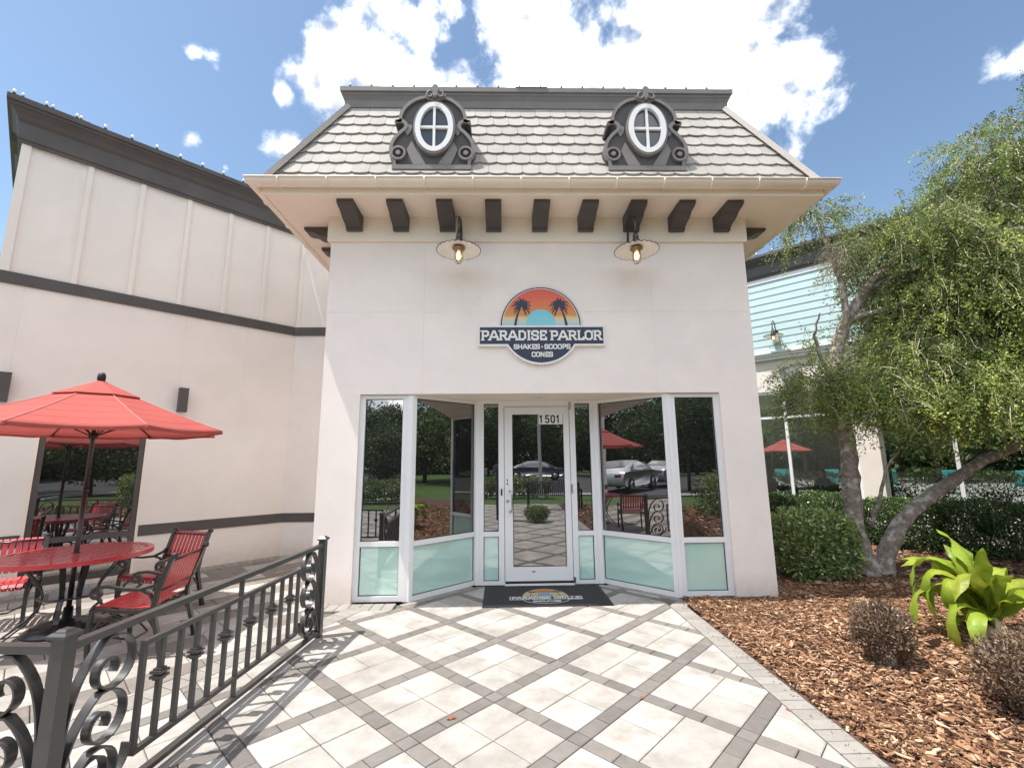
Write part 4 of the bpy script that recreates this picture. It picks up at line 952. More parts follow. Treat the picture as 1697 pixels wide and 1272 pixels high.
def fence(loc, rz, Ln, label, end_post=True, first=True):
    f = thing('iron_railing', label, 'railing', loc, rz, 'charcoal scrollwork railing around the patio')
    if first: post(f, 0)
    if end_post: post(f, Ln)
    a = .029; b = Ln-.029
    mb = MB(); mb.box(a, b, -.022, .022, HR-.03, HR); mb.build('top_rail', M_iron, f)
    mb = MB(); mb.box(a, b, -.02, .02, .035, .06); mb.build('base_rail', M_iron, f)
    SW = .37; u0, u1 = a+SW, b-SW
    mb = MB(); mb.box(u0, u1, -.014, .014, HR-.155, HR-.13); mb.build('middle_rail', M_iron, f)
    mb = MB(); mb.box(u0, u1, -.014, .014, .155, .18); mb.build('lower_rail', M_iron, f)
    for u in (u0-.0, u1): 
        pass
    n = 13; st = (u1-u0)/(n-1)
    for k in range(n):
        u = u0 + st*k + (.009 if k == 0 else -.009 if k == n-1 else 0); tall = k in (6,)
        mb = MB()
        if tall: mb.box(u-.011, u+.011, -.011, .011, .0601, .1549); mb.box(u-.011, u+.011, -.011, .011, .1801, HR-.1551); mb.box(u-.011, u+.011, -.011, .011, HR-.1299, HR-.0301)
        else: mb.box(u-.0115, u+.0115, -.0115, .0115, .1801, HR-.1551)
        bl = mb.build('baluster', M_iron, f)
        if k % 2 == 1:
            mb = MB(); zc = .46
            for h0, h1, r in ((-.028,-.018,.020),(-.018,-.005,.030),(-.005,.005,.018),(.005,.018,.030),(.018,.028,.020)): mb.box(u-r, u+r, -r, r, zc+h0, zc+h1)
            mb.build('collar', M_iron, bl)
    scroll_panel(f, a, 1); scroll_panel(f, b, -1)
    return f
f1 = fence((FA.x, FA.y, 0), math.atan2(FD.y, FD.x), FL, 'charcoal railing section running from the entrance wall towards the camera')
FD2 = Vector((FD.y, -FD.x)); 
if FD2.x > 0: FD2 = -FD2
f2 = fence((FB.x, FB.y, 0), math.atan2(FD2.y, FD2.x), 2.4, 'charcoal railing section turning left from the corner post at the bottom left', first=False)

# ================================================================== TABLE, UMBRELLA, CHAIRS
TC = Vector((-4.05, 4.6))
tbl = thing('patio_table', 'round red slatted metal table with curved black legs', 'table', (TC.x, TC.y, 0), math.radians(114))
RT, ZTB = .585, .68
mb = MB(); mb.ring(xpoly(64,RT,RT), xpoly(64,RT-.012,RT-.012), lambda u, v: (u, v, ZTB-.04), lambda u, v: (u, v, ZTB)); 
mb.ring(xpoly(64,RT-.012,RT-.012), xpoly(64,RT-.05,RT-.05), lambda u, v: (u, v, ZTB-.006), lambda u, v: (u, v, ZTB)); mb.build('rim', M_red, tbl)
ns = 22; w = 2*(RT-.05)/ns
for k in range(ns):
    y0 = -(RT-.05)+k*w; ym = y0+w/2; hw = math.sqrt(max(0, (RT-.044)**2-max(abs(y0), abs(y0+w))**2))
    if hw < .03: continue
    mb = MB(); gapc = [(-hw, -hw*.5-.008), (-hw*.5+.008, -.006), (.006, hw*.5-.008), (hw*.5+.008, hw)] if False else [(-hw, hw)]
    for a, b in gapc:
        if abs(ym) < .03: mb.box(a, -.024, y0+.0065, y0+w-.0065, ZTB-.0055, ZTB-.0015); mb.box(.024, b, y0+.0065, y0+w-.0065, ZTB-.0055, ZTB-.0015)
        else: mb.box(a, b, y0+.0065, y0+w-.0065, ZTB-.0055, ZTB-.0015)
    mb.build('slat', M_red, tbl)
mb = MB()
for x in (-.36,-.18,0,.18,.36):
    hw = math.sqrt((RT-.05)**2-x*x)
    if x == 0: mb.box(x-.012, x+.012, -hw, -.03, ZTB-.012, ZTB-.0056); mb.box(x-.012, x+.012, .03, hw, ZTB-.012, ZTB-.0056)
    else: mb.box(x-.012, x+.012, -hw, hw, ZTB-.012, ZTB-.0056)
mb.build('cross_strap', M_red, tbl)
for k in range(4):
    a = math.pi/2*k + math.radians(18); mb = MB(); ca, sa = math.cos(a), math.sin(a)
    for off in (-.055, .055):
        pr = [(.36,ZTB-.02),(.33,.60),(.27,.5),(.205,.40),(.18,.31),(.20,.22),(.27,.12),(.36,.04),(.41,.0)]
        mb.sweep([(ca*r - sa*off*(1+.6*(abs(z-.32)/.35)), sa*r + ca*off*(1+.6*(abs(z-.32)/.35)), z) for r, z in pr], [(-.018,-.006),(.018,-.006),(.018,.006),(-.018,.006)], up=(ca, sa, .1))
    mb.box(-.01,.01,-.01,.01,ZTB-.03,ZTB-.02) if False else None
    mb.build('leg', M_cast, tbl)
mb = MB(); mb.lathe([(.225,.0),(.23,.008),(.225,.016)], (0,0,.30), 32); mb.build('lower_disc', M_cast, tbl)
mb = MB(); mb.lathe([(.30,0),(.30,.02),(.24,.055),(.12,.085),(.04,.10),(.035,.2)], (0,0,0.002), 32); bs = mb.build('umbrella_base', M_cast, None); bs.location = (TC.x, TC.y, 0); tag(bs, 'round dark umbrella base under the red table', 'umbrella base')
um = thing('patio_umbrella', 'open red canvas patio umbrella standing through the red table', 'umbrella', (TC.x, TC.y, 0))
ZA, ZR, RU, PH = 2.335, 1.83, 1.13, math.radians(-76)
mb = MB(); mb.tube([(0,0,.13),(0,0,1.25)], .021, 12); mb.tube([(0,0,1.25),(0,0,ZA-.02)], .0185, 12); mb.lathe([(.023,-.01),(.025,0),(.023,.01)], (0,0,1.25), 12); mb.build('pole', M_pole, um)
mb = MB(); mb.lathe([(.03,0),(.036,.03),(.033,.06),(.022,.085),(0,.09)], (0,0,ZA-.005), 14); mb.build('finial', M_black, um)
def canopy_pt(i, t, j, nj):
    """i panel, t 0 (top)..1 (rim), j/nj across the panel"""
    a0 = PH + math.pi/4*i; a1 = a0+math.pi/4; f = j/nj
    x0, y0, x1, y1 = math.cos(a0), math.sin(a0), math.cos(a1), math.sin(a1)
    x, y = x0*(1-f)+x1*f, y0*(1-f)+y1*f; r = RU*t
    sag = .050*math.sin(math.pi*f)*t*t; inn = 1-.075*math.sin(math.pi*f)*t**3
    z = ZA - (ZA-ZR)*(t**.93) - sag*(.35) + .0
    return (x*r*inn, y*r*inn, z - .015*math.sin(math.pi*t))
for i in range(8):
    mb = MB(); mb.smooth = True; nj = 8; idx = []; ts = [.26,.33,.40,.408,.47,.54,.548,.61,.68,.688,.75,.82,.828,.90,.945,.953,1.0]; ntt = len(ts)-1
    for tt_ in ts:
        idx.append(mb.vs([canopy_pt(i, tt_, j, nj) for j in range(nj+1)]))
    e = [canopy_pt(i, 1.0, j, nj) for j in range(nj+1)]; idx.append(mb.vs([(p[0]*.985, p[1]*.985, p[2]-.026-.005*math.sin(j*1.4+i)) for j, p in enumerate(e)]))
    for a in range(len(idx)-1):
        mb.cur = 1 if (a < ntt and ts[a+1]-ts[a] < .01) else 0
        for j in range(nj): mb.face((idx[a]+j, idx[a]+j+1, idx[a+1]+j+1, idx[a+1]+j))
    mb.cur = 0; mb.build('canopy_panel', [M_canvas, M_canvas2], um)
    mb = MB(); mb.smooth = True; idx = []
    for a in range(5): idx.append(mb.vs([(p[0], p[1], p[2]+.014+.008*(a/4)) for p in [canopy_pt(i, .02+.29*a/4, j, nj) for j in range(nj+1)]]))
    for a in range(4):
        for j in range(nj): mb.face((idx[a]+j, idx[a]+j+1, idx[a+1]+j+1, idx[a+1]+j))
    mb.build('canopy_vent', M_canvas, um)
    p0 = Vector(canopy_pt(i, .03, 0, 8)); p1 = Vector(canopy_pt(i, .995, 0, 8)); dz = Vector((0,0,-.014))
    mb = MB(); mb.tube([Vector(canopy_pt(i, tt_, 0, 8))+dz for tt_ in (.03,.2,.4,.6,.8,.99)], .0065, 6); mid = Vector(canopy_pt(i, .5, 0, 8))+dz*1.2; mb.tube([(0.02*math.cos(PH+i*math.pi/4), .02*math.sin(PH+i*math.pi/4), 1.78), mid], .006, 6); mb.build('rib', M_pole, um)
    mb = MB(); q = p1; mb.lathe([(.0,-.012),(.018,-.01),(.02,.01),(.0,.016)], (q.x*.99, q.y*.99, q.z-.02), 8); mb.build('tip_pocket', M_canvas, um)
    # seam piping along the rib
    mb = MB(); mb.tube([Vector(canopy_pt(i, t, 0, 8))+Vector((0,0,.002)) for t in (.27,.36,.45,.55,.65,.75,.85,.93,1.0)], .005, 5); mb.build('seam', M_seam, um)
mb = MB(); mb.lathe([(.03,-.03),(.036,-.02),(.036,.02),(.03,.03)], (0,0,1.78), 12); mb.build('runner_hub', M_black, um)

def chair_proto(label, loc, rz):
    """arm chair facing local -Y; seat .40 high"""
    t = thing('patio_chair', label, 'chair', loc, rz, 'red slatted arm chairs around the table')
    W = .50
    def bar(path, up=(1,0,0), a=.013, b=.016):
        mb.sweep(path, [(-a,-b),(a,-b),(a,b),(-a,b)], up=up)
    for s in (-1, 1):
        x = s*W/2; mb = MB()
        # front leg, curved into the seat rail, then up the back post
        bar([(x,-.215,0),(x,-.225,.12),(x,-.232,.26),(x,-.225,.36),(x,-.18,.385),(x,-.05,.362),(x,.12,.352),(x,.2,.375)], a=.012, b=.015)
        bar([(x,.30,0),(x,.265,.14),(x,.225,.28),(x,.205,.38),(x,.225,.50),(x,.27,.64),(x,.305,.745),(x,.32,.765)], a=.015, b=.019)
        mb.lathe([(.0,-.02),(.026,-.018),(.026,.018),(.0,.02)], (x,.322,.768), 10, axis='z')
        # arm with curled front
        arm = [(x,.262,.60),(x,.20,.545),(x,.10,.515),(x,-.02,.525),(x,-.13,.55),(x,-.20,.545)]
        for k in range(12):
            a = math.radians(95 + k*38); r = .045-.0028*k; arm.append((x, -.205+r*math.cos(a), .50+r*math.sin(a)))
        bar(arm, a=.010, b=.013)
        bar([(x,-.235,.37),(x,-.215,.41),(x,-.175,.445),(x,-.20,.47)], a=.009, b=.011)
        bar([(x,.10,.515),(x,.17,.48),(x,.205,.42)], a=.009, b=.011)
        # arched brace under the seat
        bar([(x,-.225,.18),(x,-.16,.30),(x,-.05,.345)], a=.007, b=.009); bar([(x,.245,.2),(x,.17,.31),(x,.06,.345)], a=.007, b=.009)
        for y_ in (-.215,.30): mb.box(x-.02, x+.02, y_-.024, y_+.024, 0, .012)
        mb.build('side_frame', M_cast, t)
    mb = MB(); mb.tube([(-W/2,-.15,.355),(W/2,-.15,.355)], .011, 6); mb.tube([(-W/2,.18,.35),(W/2,.18,.35)], .011, 6); mb.tube([(-W/2,.232,.50),(W/2,.232,.50)], .010, 6); mb.tube([(-W/2,.30,.725),(W/2,.30,.725)], .010, 6)
    mb.tube([(-W/2,-.22,.2),(-.1,-.0,.1),(.1,-.0,.1),(W/2,-.22,.2)], .008, 6); mb.build('stretcher', M_cast, t)
    n = 9; st = (W-.05)/n
    for k in range(n):
        x = -W/2+.025+st*(k+.5); hw = st/2-.0065
        mb = MB(); mb.sweep([(x,.215,.435),(x,.235,.51),(x,.268,.62),(x,.292,.70),(x,.302,.742),(x,.318,.752)], [(-hw,-.003),(hw,-.003),(hw,.003),(-hw,.003)], up=(0,-1,.3)); mb.build('back_slat', M_red, t)
    m_ = 9; st = (W-.05)/m_
    for k in range(m_):
        x = -W/2+.025+st*(k+.5); hw = st/2-.0065
        mb = MB(); mb.sweep([(x,-.245,.345),(x,-.25,.372),(x,-.225,.394),(x,-.12,.392),(x,.04,.370),(x,.16,.372),(x,.20,.392)], [(-hw,-.003),(hw,-.003),(hw,.003),(-hw,.003)], up=(0,0,1)); mb.build('seat_slat', M_red, t)
    mb = MB()
    for k in range(n):
        x = -W/2+.025+st*(k+.5)
        mb.lathe([(.006,0),(.004,.003)], (x,-.254,.362), 6, axis='y')
    mb.build('bolt_heads', M_chrome, t)
    return t
c1 = chair_proto('red slatted arm chair nearest the railing, seen from its back', (-3.02, 4.13, 0), math.radians(-82))
dup(c1, (-3.58, 5.08, 0), math.radians(-17), 'red slatted arm chair behind the table, its back to the left building wall')
dup(c1, (-4.86, 4.72, 0), math.radians(34), 'red slatted arm chair at the left edge behind the table')

# ================================================================== DOOR MAT, FALLEN LEAVES
dm = thing('door_mat', 'black entrance mat with a printed palm sunset emblem in front of the door', 'door mat', (.47, 5.42, 0))
B('mat_body', M_mat, dm, (-.665,.665,-.365,.385,.001,.009), bev=True)
B('mat_edge', M_black, dm, (-.69,-.6655,-.39,.41,.0008,.005), (.6655,.69,-.39,.41,.0008,.005), (-.665,.665,-.39,-.3655,.0008,.005), (-.665,.665,.3855,.41,.0008,.005))
Hm = .0092
FZ = lambda h: (lambda u, v: (u, v, h))
tan_ = mat('mat_tan_print', (.42,.36,.22), .95); org = mat('mat_orange_print', (.45,.16,.06), .95); blu = mat('mat_blue_print', (.16,.30,.38), .95); mwh = mat('mat_white_print', (.62,.62,.58), .95)
mb = MB(); cy_ = -.06
mb.prism([(.255*math.cos(a), cy_+.30*math.sin(a)) for a in [math.pi*k/30 for k in range(31)]], FZ(Hm), FZ(Hm+.0006)); mb.build('print', tan_, dm)
mb = MB(); mb.prism([(.20*math.cos(a), cy_+.02+.25*math.sin(a)) for a in [math.pi*(.22+.56*k/20) for k in range(21)]]+[(.0,cy_+.12)], FZ(Hm), FZ(Hm+.0010)); mb.build('print', org, dm)
mb = MB(); mb.prism([(.09*math.cos(a), cy_+.16*math.sin(a)) for a in [math.pi*k/24 for k in range(25)]], FZ(Hm), FZ(Hm+.0014)); mb.build('print', blu, dm)
mb = MB()
for s in (-1, 1):
    mb.prism([(s*.165,cy_),(s*.175,cy_),(s*.145,cy_+.17),(s*.14,cy_+.17)], FZ(Hm), FZ(Hm+.0018))
    for q in range(7):
        a = math.radians(-30+q*40); c_ = (s*.142, cy_+.175); mb.prism([c_, (c_[0]+.03*math.cos(a-.3), c_[1]+.025*math.sin(a-.3)), (c_[0]+.055*math.cos(a), c_[1]+.045*math.sin(a)), (c_[0]+.03*math.cos(a+.3), c_[1]+.025*math.sin(a+.3))], FZ(Hm), FZ(Hm+.0018+q*.00002))
mb.prism([(.24*math.cos(a), cy_-.085+.14*math.sin(a)) for a in [math.pi+math.pi*k/30 for k in range(31)]], FZ(Hm), FZ(Hm+.0021)); mb.build('print', M_black, dm)
mb = MB(); x0, x1, y0, y1, w_ = -.40, .40, cy_-.11, cy_+.0, .009
mb.box(x0, x1, y0, y0+w_, Hm, Hm+.0024); mb.box(x0, x1, y1-w_, y1, Hm, Hm+.0024); mb.box(x0, x0+w_, y0+w_, y1-w_, Hm, Hm+.0024); mb.box(x1-w_, x1, y0+w_, y1-w_, Hm, Hm+.0024); mb.build('print', mwh, dm)
B('print', M_black, dm, (x0+w_, x1-w_, y0+w_, y1-w_, Hm, Hm+.0023))
mb = MB(); arc = [(.25*math.cos(a), cy_-.11+.135*math.sin(a)) for a in [math.pi+.0+math.pi*k/30 for k in range(31)]]; arc2 = [(.243*math.cos(a), cy_-.11+.127*math.sin(a)) for a in [math.pi+math.pi*k/30 for k in range(31)]]
mb.prism(arc+arc2[::-1], FZ(Hm), FZ(Hm+.0024))
PT = lambda u, v, d: (u, v, Hm+.0016+d)
text(mb, 'PARADISE GRILLE', -.375, .375, cy_-.096, cy_-.014, PT, 0, t=.17, serif=False); text(mb, 'ENCLAVES', -.15, .15, cy_-.195, cy_-.145, PT, 0, t=.2, serif=False); mb.build('print', mwh, dm)
M_dead = mat('dried_orange_leaf', (.34,.12,.05), .7, var=.2, trans=.2)
def fallen_leaf(x, y, r, lab, rz):
    mb = MB(); pts = []
    for k in range(10):
        a = 2*math.pi*k/10; rr = r*(.55+.45*abs(math.cos(a)))*(1 if k % 2 else .8); pts.append((rr*math.cos(a), .6*rr*math.sin(a)))
    i = mb.vs([(u, v, .004+6*(u*u)*.5+.004*math.sin(u*200)) for u, v in pts]+[(0,0,.002)])
    for k in range(10): mb.face((i+k, i+(k+1) % 10, i+10))
    o = mb.build('fallen_leaf', M_dead, None); o.location = (x, y, .002); o.rotation_euler = (0,0,rz); tag(o, lab, 'leaf')
fallen_leaf(-.31, 2.98, .035, 'dried red-brown leaf on the light pavers near the bottom of the walk', .4)
fallen_leaf(.88, 3.17, .028, 'small orange leaf on a grey band paver right of centre', 1.0)
fallen_leaf(.02, 5.62, .02, 'tiny tan leaf on the black door mat', 0)
fallen_leaf(1.72, 2.99, .024, 'brown bark scrap at the grey border of the mulch bed', 2)

# ================================================================== VEGETATION
def leaves_mesh(pos, dirs, ln, wd, droop=0.0, curl=.15, rng=RNG):
    """4-vertex leaf with a fold: pos (n,3) base, dirs (n,3) unit, returns V, F(tri)"""
    n = len(pos); r = rng.normal(size=(n,3)); side = np.cross(dirs, r); side /= np.linalg.norm(side, axis=1)[:,None]+1e-9
    nv = np.cross(side, dirs); L_ = ln[:,None]; W_ = wd[:,None]
    a = pos; b = pos + dirs*L_*.5 + side*W_*.5 + nv*L_*curl*.5; c = pos + dirs*L_; d = pos + dirs*L_*.5 - side*W_*.5 + nv*L_*curl*.5
    V = np.stack([a,b,c,d], 1).reshape(-1,3); i = np.arange(n)*4
    F = np.concatenate([np.stack([i,i+1,i+2],1)[:,None], np.stack([i,i+2,i+3],1)[:,None]],1).reshape(-1,3)
    return V, F
def unit(a): return a/(np.linalg.norm(a, axis=-1, keepdims=True)+1e-9)
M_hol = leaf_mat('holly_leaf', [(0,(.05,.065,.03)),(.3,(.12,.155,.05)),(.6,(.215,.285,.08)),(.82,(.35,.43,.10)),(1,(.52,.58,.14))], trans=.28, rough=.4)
M_hedge = leaf_mat('hedge_leaf', [(0,(.03,.06,.022)),(.45,(.09,.15,.05)),(.8,(.24,.33,.10)),(1,(.50,.55,.22))], trans=.25, rough=.24, spec=.7)
M_brown = leaf_mat('dry_brown_leaf', [(0,(.05,.032,.02)),(.45,(.17,.11,.068)),(.8,(.32,.225,.15)),(1,(.52,.42,.30))], trans=.15, rough=.8)
M_far = leaf_mat('far_leaf', [(0,(.035,.055,.02)),(.5,(.09,.14,.05)),(1,(.24,.30,.10))], trans=.25)

fV, fF = leaves_mesh(FINES[0], unit(FINES[4]), FINES[1], FINES[2]); np_mesh('mulch_fines', fV, fF, M_chip, tint=np.repeat(FINES[3],2), kind='stuff')
tree = thing('weeping_tree', 'weeping small-leaved tree with two leaning trunks in the mulch bed', 'tree', (0,0,0))
T1 = [(4.80,6.16,-.05),(4.76,6.17,.2),(4.68,6.18,.55),(4.70,6.18,1.0),(4.74,6.18,1.48),(4.71,6.18,2.0),(4.70,6.2,2.5),(4.76,6.2,3.0),(4.98,6.2,3.45),(5.36,6.2,3.95),(5.9,6.15,4.5),(6.5,6.1,5.1)]
T2 = [(4.93,6.13,-.05),(5.0,6.12,.22),(5.16,6.1,.53),(5.40,6.08,.80),(5.72,6.05,1.03),(6.05,6.0,1.25),(6.38,5.98,1.45),(6.85,5.95,1.62),(7.4,5.95,2.0),(7.9,5.95,2.7)]
def knobby(pts, rad):
    out, rr = [], []
    for k in range(len(pts)-1):
        a, b = Vector(pts[k]), Vector(pts[k+1])
        for q in range(4):
            t = q/4; j = .012; out.append(a.lerp(b, t)+Vector((random.uniform(-j,j), random.uniform(-j,j), 0))); rr.append((rad[k]*(1-t)+rad[k+1]*t)*random.uniform(.94,1.07))
    out.append(Vector(pts[-1])); rr.append(rad[-1]); return out, rr
mb = MB(); p_, r_ = knobby(T1, [.15,.122,.112,.105,.10,.092,.088,.082,.078,.07,.05,.03]); mb.tube(p_, r_, 14); mb.build('trunk', M_bark, tree)
mb = MB(); p_, r_ = knobby(T2, [.125,.105,.095,.088,.08,.072,.066,.055,.04,.03]); mb.tube(p_, r_, 14); mb.build('trunk', M_bark, tree)
limbs = [([(4.76,6.2,3.0),(4.95,6.15,3.5),(4.90,6.1,4.0),(4.70,6.05,4.6),(4.62,6.05,4.95)],[.05,.045,.04,.03,.012]),
         ([(5.36,6.2,3.95),(6.1,6.1,4.2),(6.9,6.0,4.9),(7.6,6.1,5.8),(8.0,6.1,6.6)],[.06,.05,.04,.03,.012]),
         ([(4.98,6.2,3.45),(5.6,5.9,3.6),(6.3,5.5,3.9),(7.0,5.3,4.2)],[.05,.04,.03,.012]),
         ([(4.85,6.12,.6),(5.02,6.08,1.0),(5.12,6.05,1.35),(5.3,6.0,1.6)],[.025,.022,.018,.012]),
         ([(4.70,6.2,2.5),(4.5,6.15,2.9),(4.4,6.1,3.2),(4.45,6.0,3.5)],[.03,.025,.018,.01]),
         ([(6.5,6.1,5.1),(7.2,6.3,5.7),(7.7,6.4,6.6)],[.035,.03,.01]), ([(7.4,5.95,2.0),(7.6,5.5,3.0),(7.7,5.2,3.8)],[.04,.03,.01])]
for pts, rr in limbs:
    mb = MB(); mb.tube(knobby(pts, rr)[0], knobby(pts, rr)[1], 8); mb.build('branch', M_bark, tree)
def weeping(ells, nb, nl, Lr, seed, pale=.06):
    rng = np.random.default_rng(seed); tot = sum(e[3] for e in ells); Vt, Ft, TT = [], [], []; tw = MB(); P_, D_, Ti = [], [], []
    for (c, r, z0, wgt) in ells:
        for _ in range(int(nb*wgt/tot)):
            d = unit(rng.normal(size=3)); 
            if d[2] < -.35: d[2] *= -.6
            rad = rng.uniform(.25, 1.0)**.55
            st = np.array(c) + d*np.array(r)*rad
            out = unit(np.array([d[0], d[1], .25*d[2]+.15])+rng.normal(0,.35,3)); Ls = rng.uniform(*Lr)
            m = 7; pts = [st]; v = out.copy()
            v[2] += .25
            for k in range(m):
                v = unit(v + np.array([0,0,-.33]) + rng.normal(0,.13,3)); pts.append(pts[-1]+v*Ls/m)
            pts = np.array(pts)
            if pts[-1][2] < z0: pts[:,2] += z0-pts[-1][2]
            if rng.random() < .55: tw.tube([Vector(p) for p in pts[::2]], [.0065,.005,.0038,.002][:len(pts[::2])], 3, caps=False)
            t = rng.uniform(.02,1,nl)**.8*m; k = np.minimum(t.astype(int), m-1); f = (t-k)[:,None]
            pos = pts[k]*(1-f)+pts[k+1]*f; ax = unit(pts[k+1]-pts[k]); dd = unit(ax*.35 + rng.normal(0,.75,(nl,3)) + np.array([0,0,.12]))
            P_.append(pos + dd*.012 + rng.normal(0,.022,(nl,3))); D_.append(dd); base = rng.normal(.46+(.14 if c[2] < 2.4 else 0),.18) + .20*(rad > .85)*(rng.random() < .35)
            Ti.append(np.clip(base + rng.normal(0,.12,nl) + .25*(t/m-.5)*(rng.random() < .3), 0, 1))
    P_ = np.concatenate(P_); D_ = np.concatenate(D_); Ti = np.concatenate(Ti); n = len(P_)
    V, F = leaves_mesh(P_, D_, rng.uniform(.024,.046,n), rng.uniform(.013,.024,n), rng=rng)
    return V, F, np.repeat(Ti, 2), tw
ells = [((6.75,6.0,3.35),(1.35,1.15,1.45),1.5,.33), ((8.0,6.1,5.15),(1.35,1.2,1.5),2.0,.22), ((8.4,6.0,3.2),(1.2,1.2,1.7),1.4,.12), ((5.80,6.0,4.40),(.55,.7,.50),3.6,.055),
        ((4.42,6.25,2.35),(.20,.35,.65),1.5,.022), ((4.55,6.05,4.85),(.18,.2,.2),4.25,.010), ((5.5,5.9,2.5),(.42,.5,.8),1.55,.06), ((6.8,5.8,2.3),(1.5,.9,.7),1.42,.15), ((8.3,5.6,2.3),(1.0,.9,.8),1.42,.07), ((4.98,5.85,2.2),(.34,.35,.55),1.42,.05), ((6.3,5.3,2.1),(1.1,.35,.45),1.40,.05)]
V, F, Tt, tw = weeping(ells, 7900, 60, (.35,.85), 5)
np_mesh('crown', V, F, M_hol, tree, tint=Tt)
tw.build('twigs', M_twig, tree, kind='stuff')
# bare twigs sprig at the crown's upper left
mb = MB()
for k in range(60):
    a = random.uniform(0, 6.28); p = Vector((4.86+random.uniform(-.1,.1), 6.0+random.uniform(-.1,.1), 4.35+random.uniform(-.2,.2))); pts = [p]; v = Vector((-.5+.6*math.cos(a), .4*math.sin(a), .3))
    for q in range(6): v = (v + Vector((random.uniform(-.2,.2), random.uniform(-.2,.2), -.42))).normalized(); pts.append(pts[-1]+v*.075)
    mb.tube(pts, [.004,.004,.003,.003,.002,.002,.001], 3, caps=False)
mb.build('bare_twigs', M_twig, tree, kind='stuff')

def bush(name, label, cat, loc, size, n, mleaf, lsz, shape='box', rz=0.0, tone=.45, stems=14, seed=1, group=None, dense=1.0, trunk_m=None):
    rng = np.random.default_rng(seed); t = thing(name, label, cat, loc, rz, group); sx, sy, sz = size
    if shape == 'box':
        # points concentrated in the outer shell of a rounded, clipped box with bumps
        p = rng.uniform(-1,1,(n*2,3)); e = (np.abs(p)**5).sum(1)**(1/5); p = p/e[:,None]*(1-np.abs(rng.normal(0,.16,len(p))))[:,None]; p = p[:n]; p[::3] *= rng.uniform(.1,1,(len(p[::3]),1))
        bump = 1+.07*np.sin(p[:,0]*7+seed)*np.cos(p[:,1]*6)+.05*np.sin(p[:,2]*9+p[:,0]*5)
    else:
        p = unit(rng.normal(size=(n,3)))*(rng.uniform(0.2,1,n)**.5)[:,None]; bump = 1+.14*np.sin(p[:,0]*6+seed)*np.cos(p[:,2]*5+p[:,1]*4)
    nrm = unit(p); q = p*bump[:,None]*np.array([sx/2, sy/2, sz/2]) + np.array([0,0,sz/2+.03]); q[:,2] = np.maximum(q[:,2], .02)
    dd = unit(nrm*.8 + rng.normal(0,.7,(n,3)) + np.array([0,0,.35]))
    V, F = leaves_mesh(q, dd, rng.uniform(lsz*.7,lsz*1.3,n), rng.uniform(lsz*.42,lsz*.7,n), rng=rng)
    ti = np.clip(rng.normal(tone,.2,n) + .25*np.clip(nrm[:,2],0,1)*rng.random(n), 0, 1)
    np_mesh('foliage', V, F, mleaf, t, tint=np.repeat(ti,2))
    mb = MB(); rr = random.Random(seed)
    for k in range(stems):
        a = rr.uniform(0,6.28); x, y = .12*sx*math.cos(a), .12*sy*math.sin(a); mb.tube([(x,y,-.01),(x*2.2,y*2.2,sz*.4),(sx*.42*math.cos(a)*rr.uniform(.5,1),sy*.42*math.sin(a)*rr.uniform(.5,1),sz*rr.uniform(.75,1.0))], [.008,.005,.002], 4)
    mb.build('stems', trunk_m or M_twig, t, kind='stuff'); return t
bush('clipped_shrub', 'glossy green box-shaped shrub between the entrance wall and the tree', 'shrub', (3.98,6.0,0), (.86,.72,.80), 6500, M_hedge, .058, seed=3, tone=.68)
# long clipped hedge in front of the blue building's windows, in separate plants grown together
for k in range(6):
    s = -1.6 + k*1.02; x, y = 6.35+R2*s, 8.05-R2*s
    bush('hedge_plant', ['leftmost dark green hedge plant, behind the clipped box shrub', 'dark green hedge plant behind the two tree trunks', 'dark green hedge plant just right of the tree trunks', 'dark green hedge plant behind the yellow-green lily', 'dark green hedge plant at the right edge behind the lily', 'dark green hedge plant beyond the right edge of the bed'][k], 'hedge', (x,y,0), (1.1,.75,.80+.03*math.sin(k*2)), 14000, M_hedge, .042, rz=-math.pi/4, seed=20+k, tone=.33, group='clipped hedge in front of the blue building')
bush('dry_shrub', 'small rounded dried brown shrub in the middle of the mulch', 'shrub', (2.80,3.56,0), (.40,.40,.42), 6500, M_brown, .024, shape='round', seed=5, tone=.42, stems=40, trunk_m=M_bark)
bush('dry_shrub', 'larger twiggy dried brown shrub at the bottom right corner', 'shrub', (3.08,2.78,0), (.62,.6,.46), 10500, M_brown, .024, shape='round', seed=6, tone=.42, stems=90, trunk_m=M_bark)
bush('sprig', 'thin green and brown sprig at the right edge behind the lily', 'shrub', (4.65,3.95,0), (.25,.25,.45), 260, M_hedge, .035, shape='round', seed=9, tone=.6, stems=20)
bush('low_bush', 'low round green bush beside the walk behind the photographer', 'shrub', (.85,.15,0), (.62,.62,.36), 3500, M_hedge, .04, shape='round', seed=8, tone=.6)

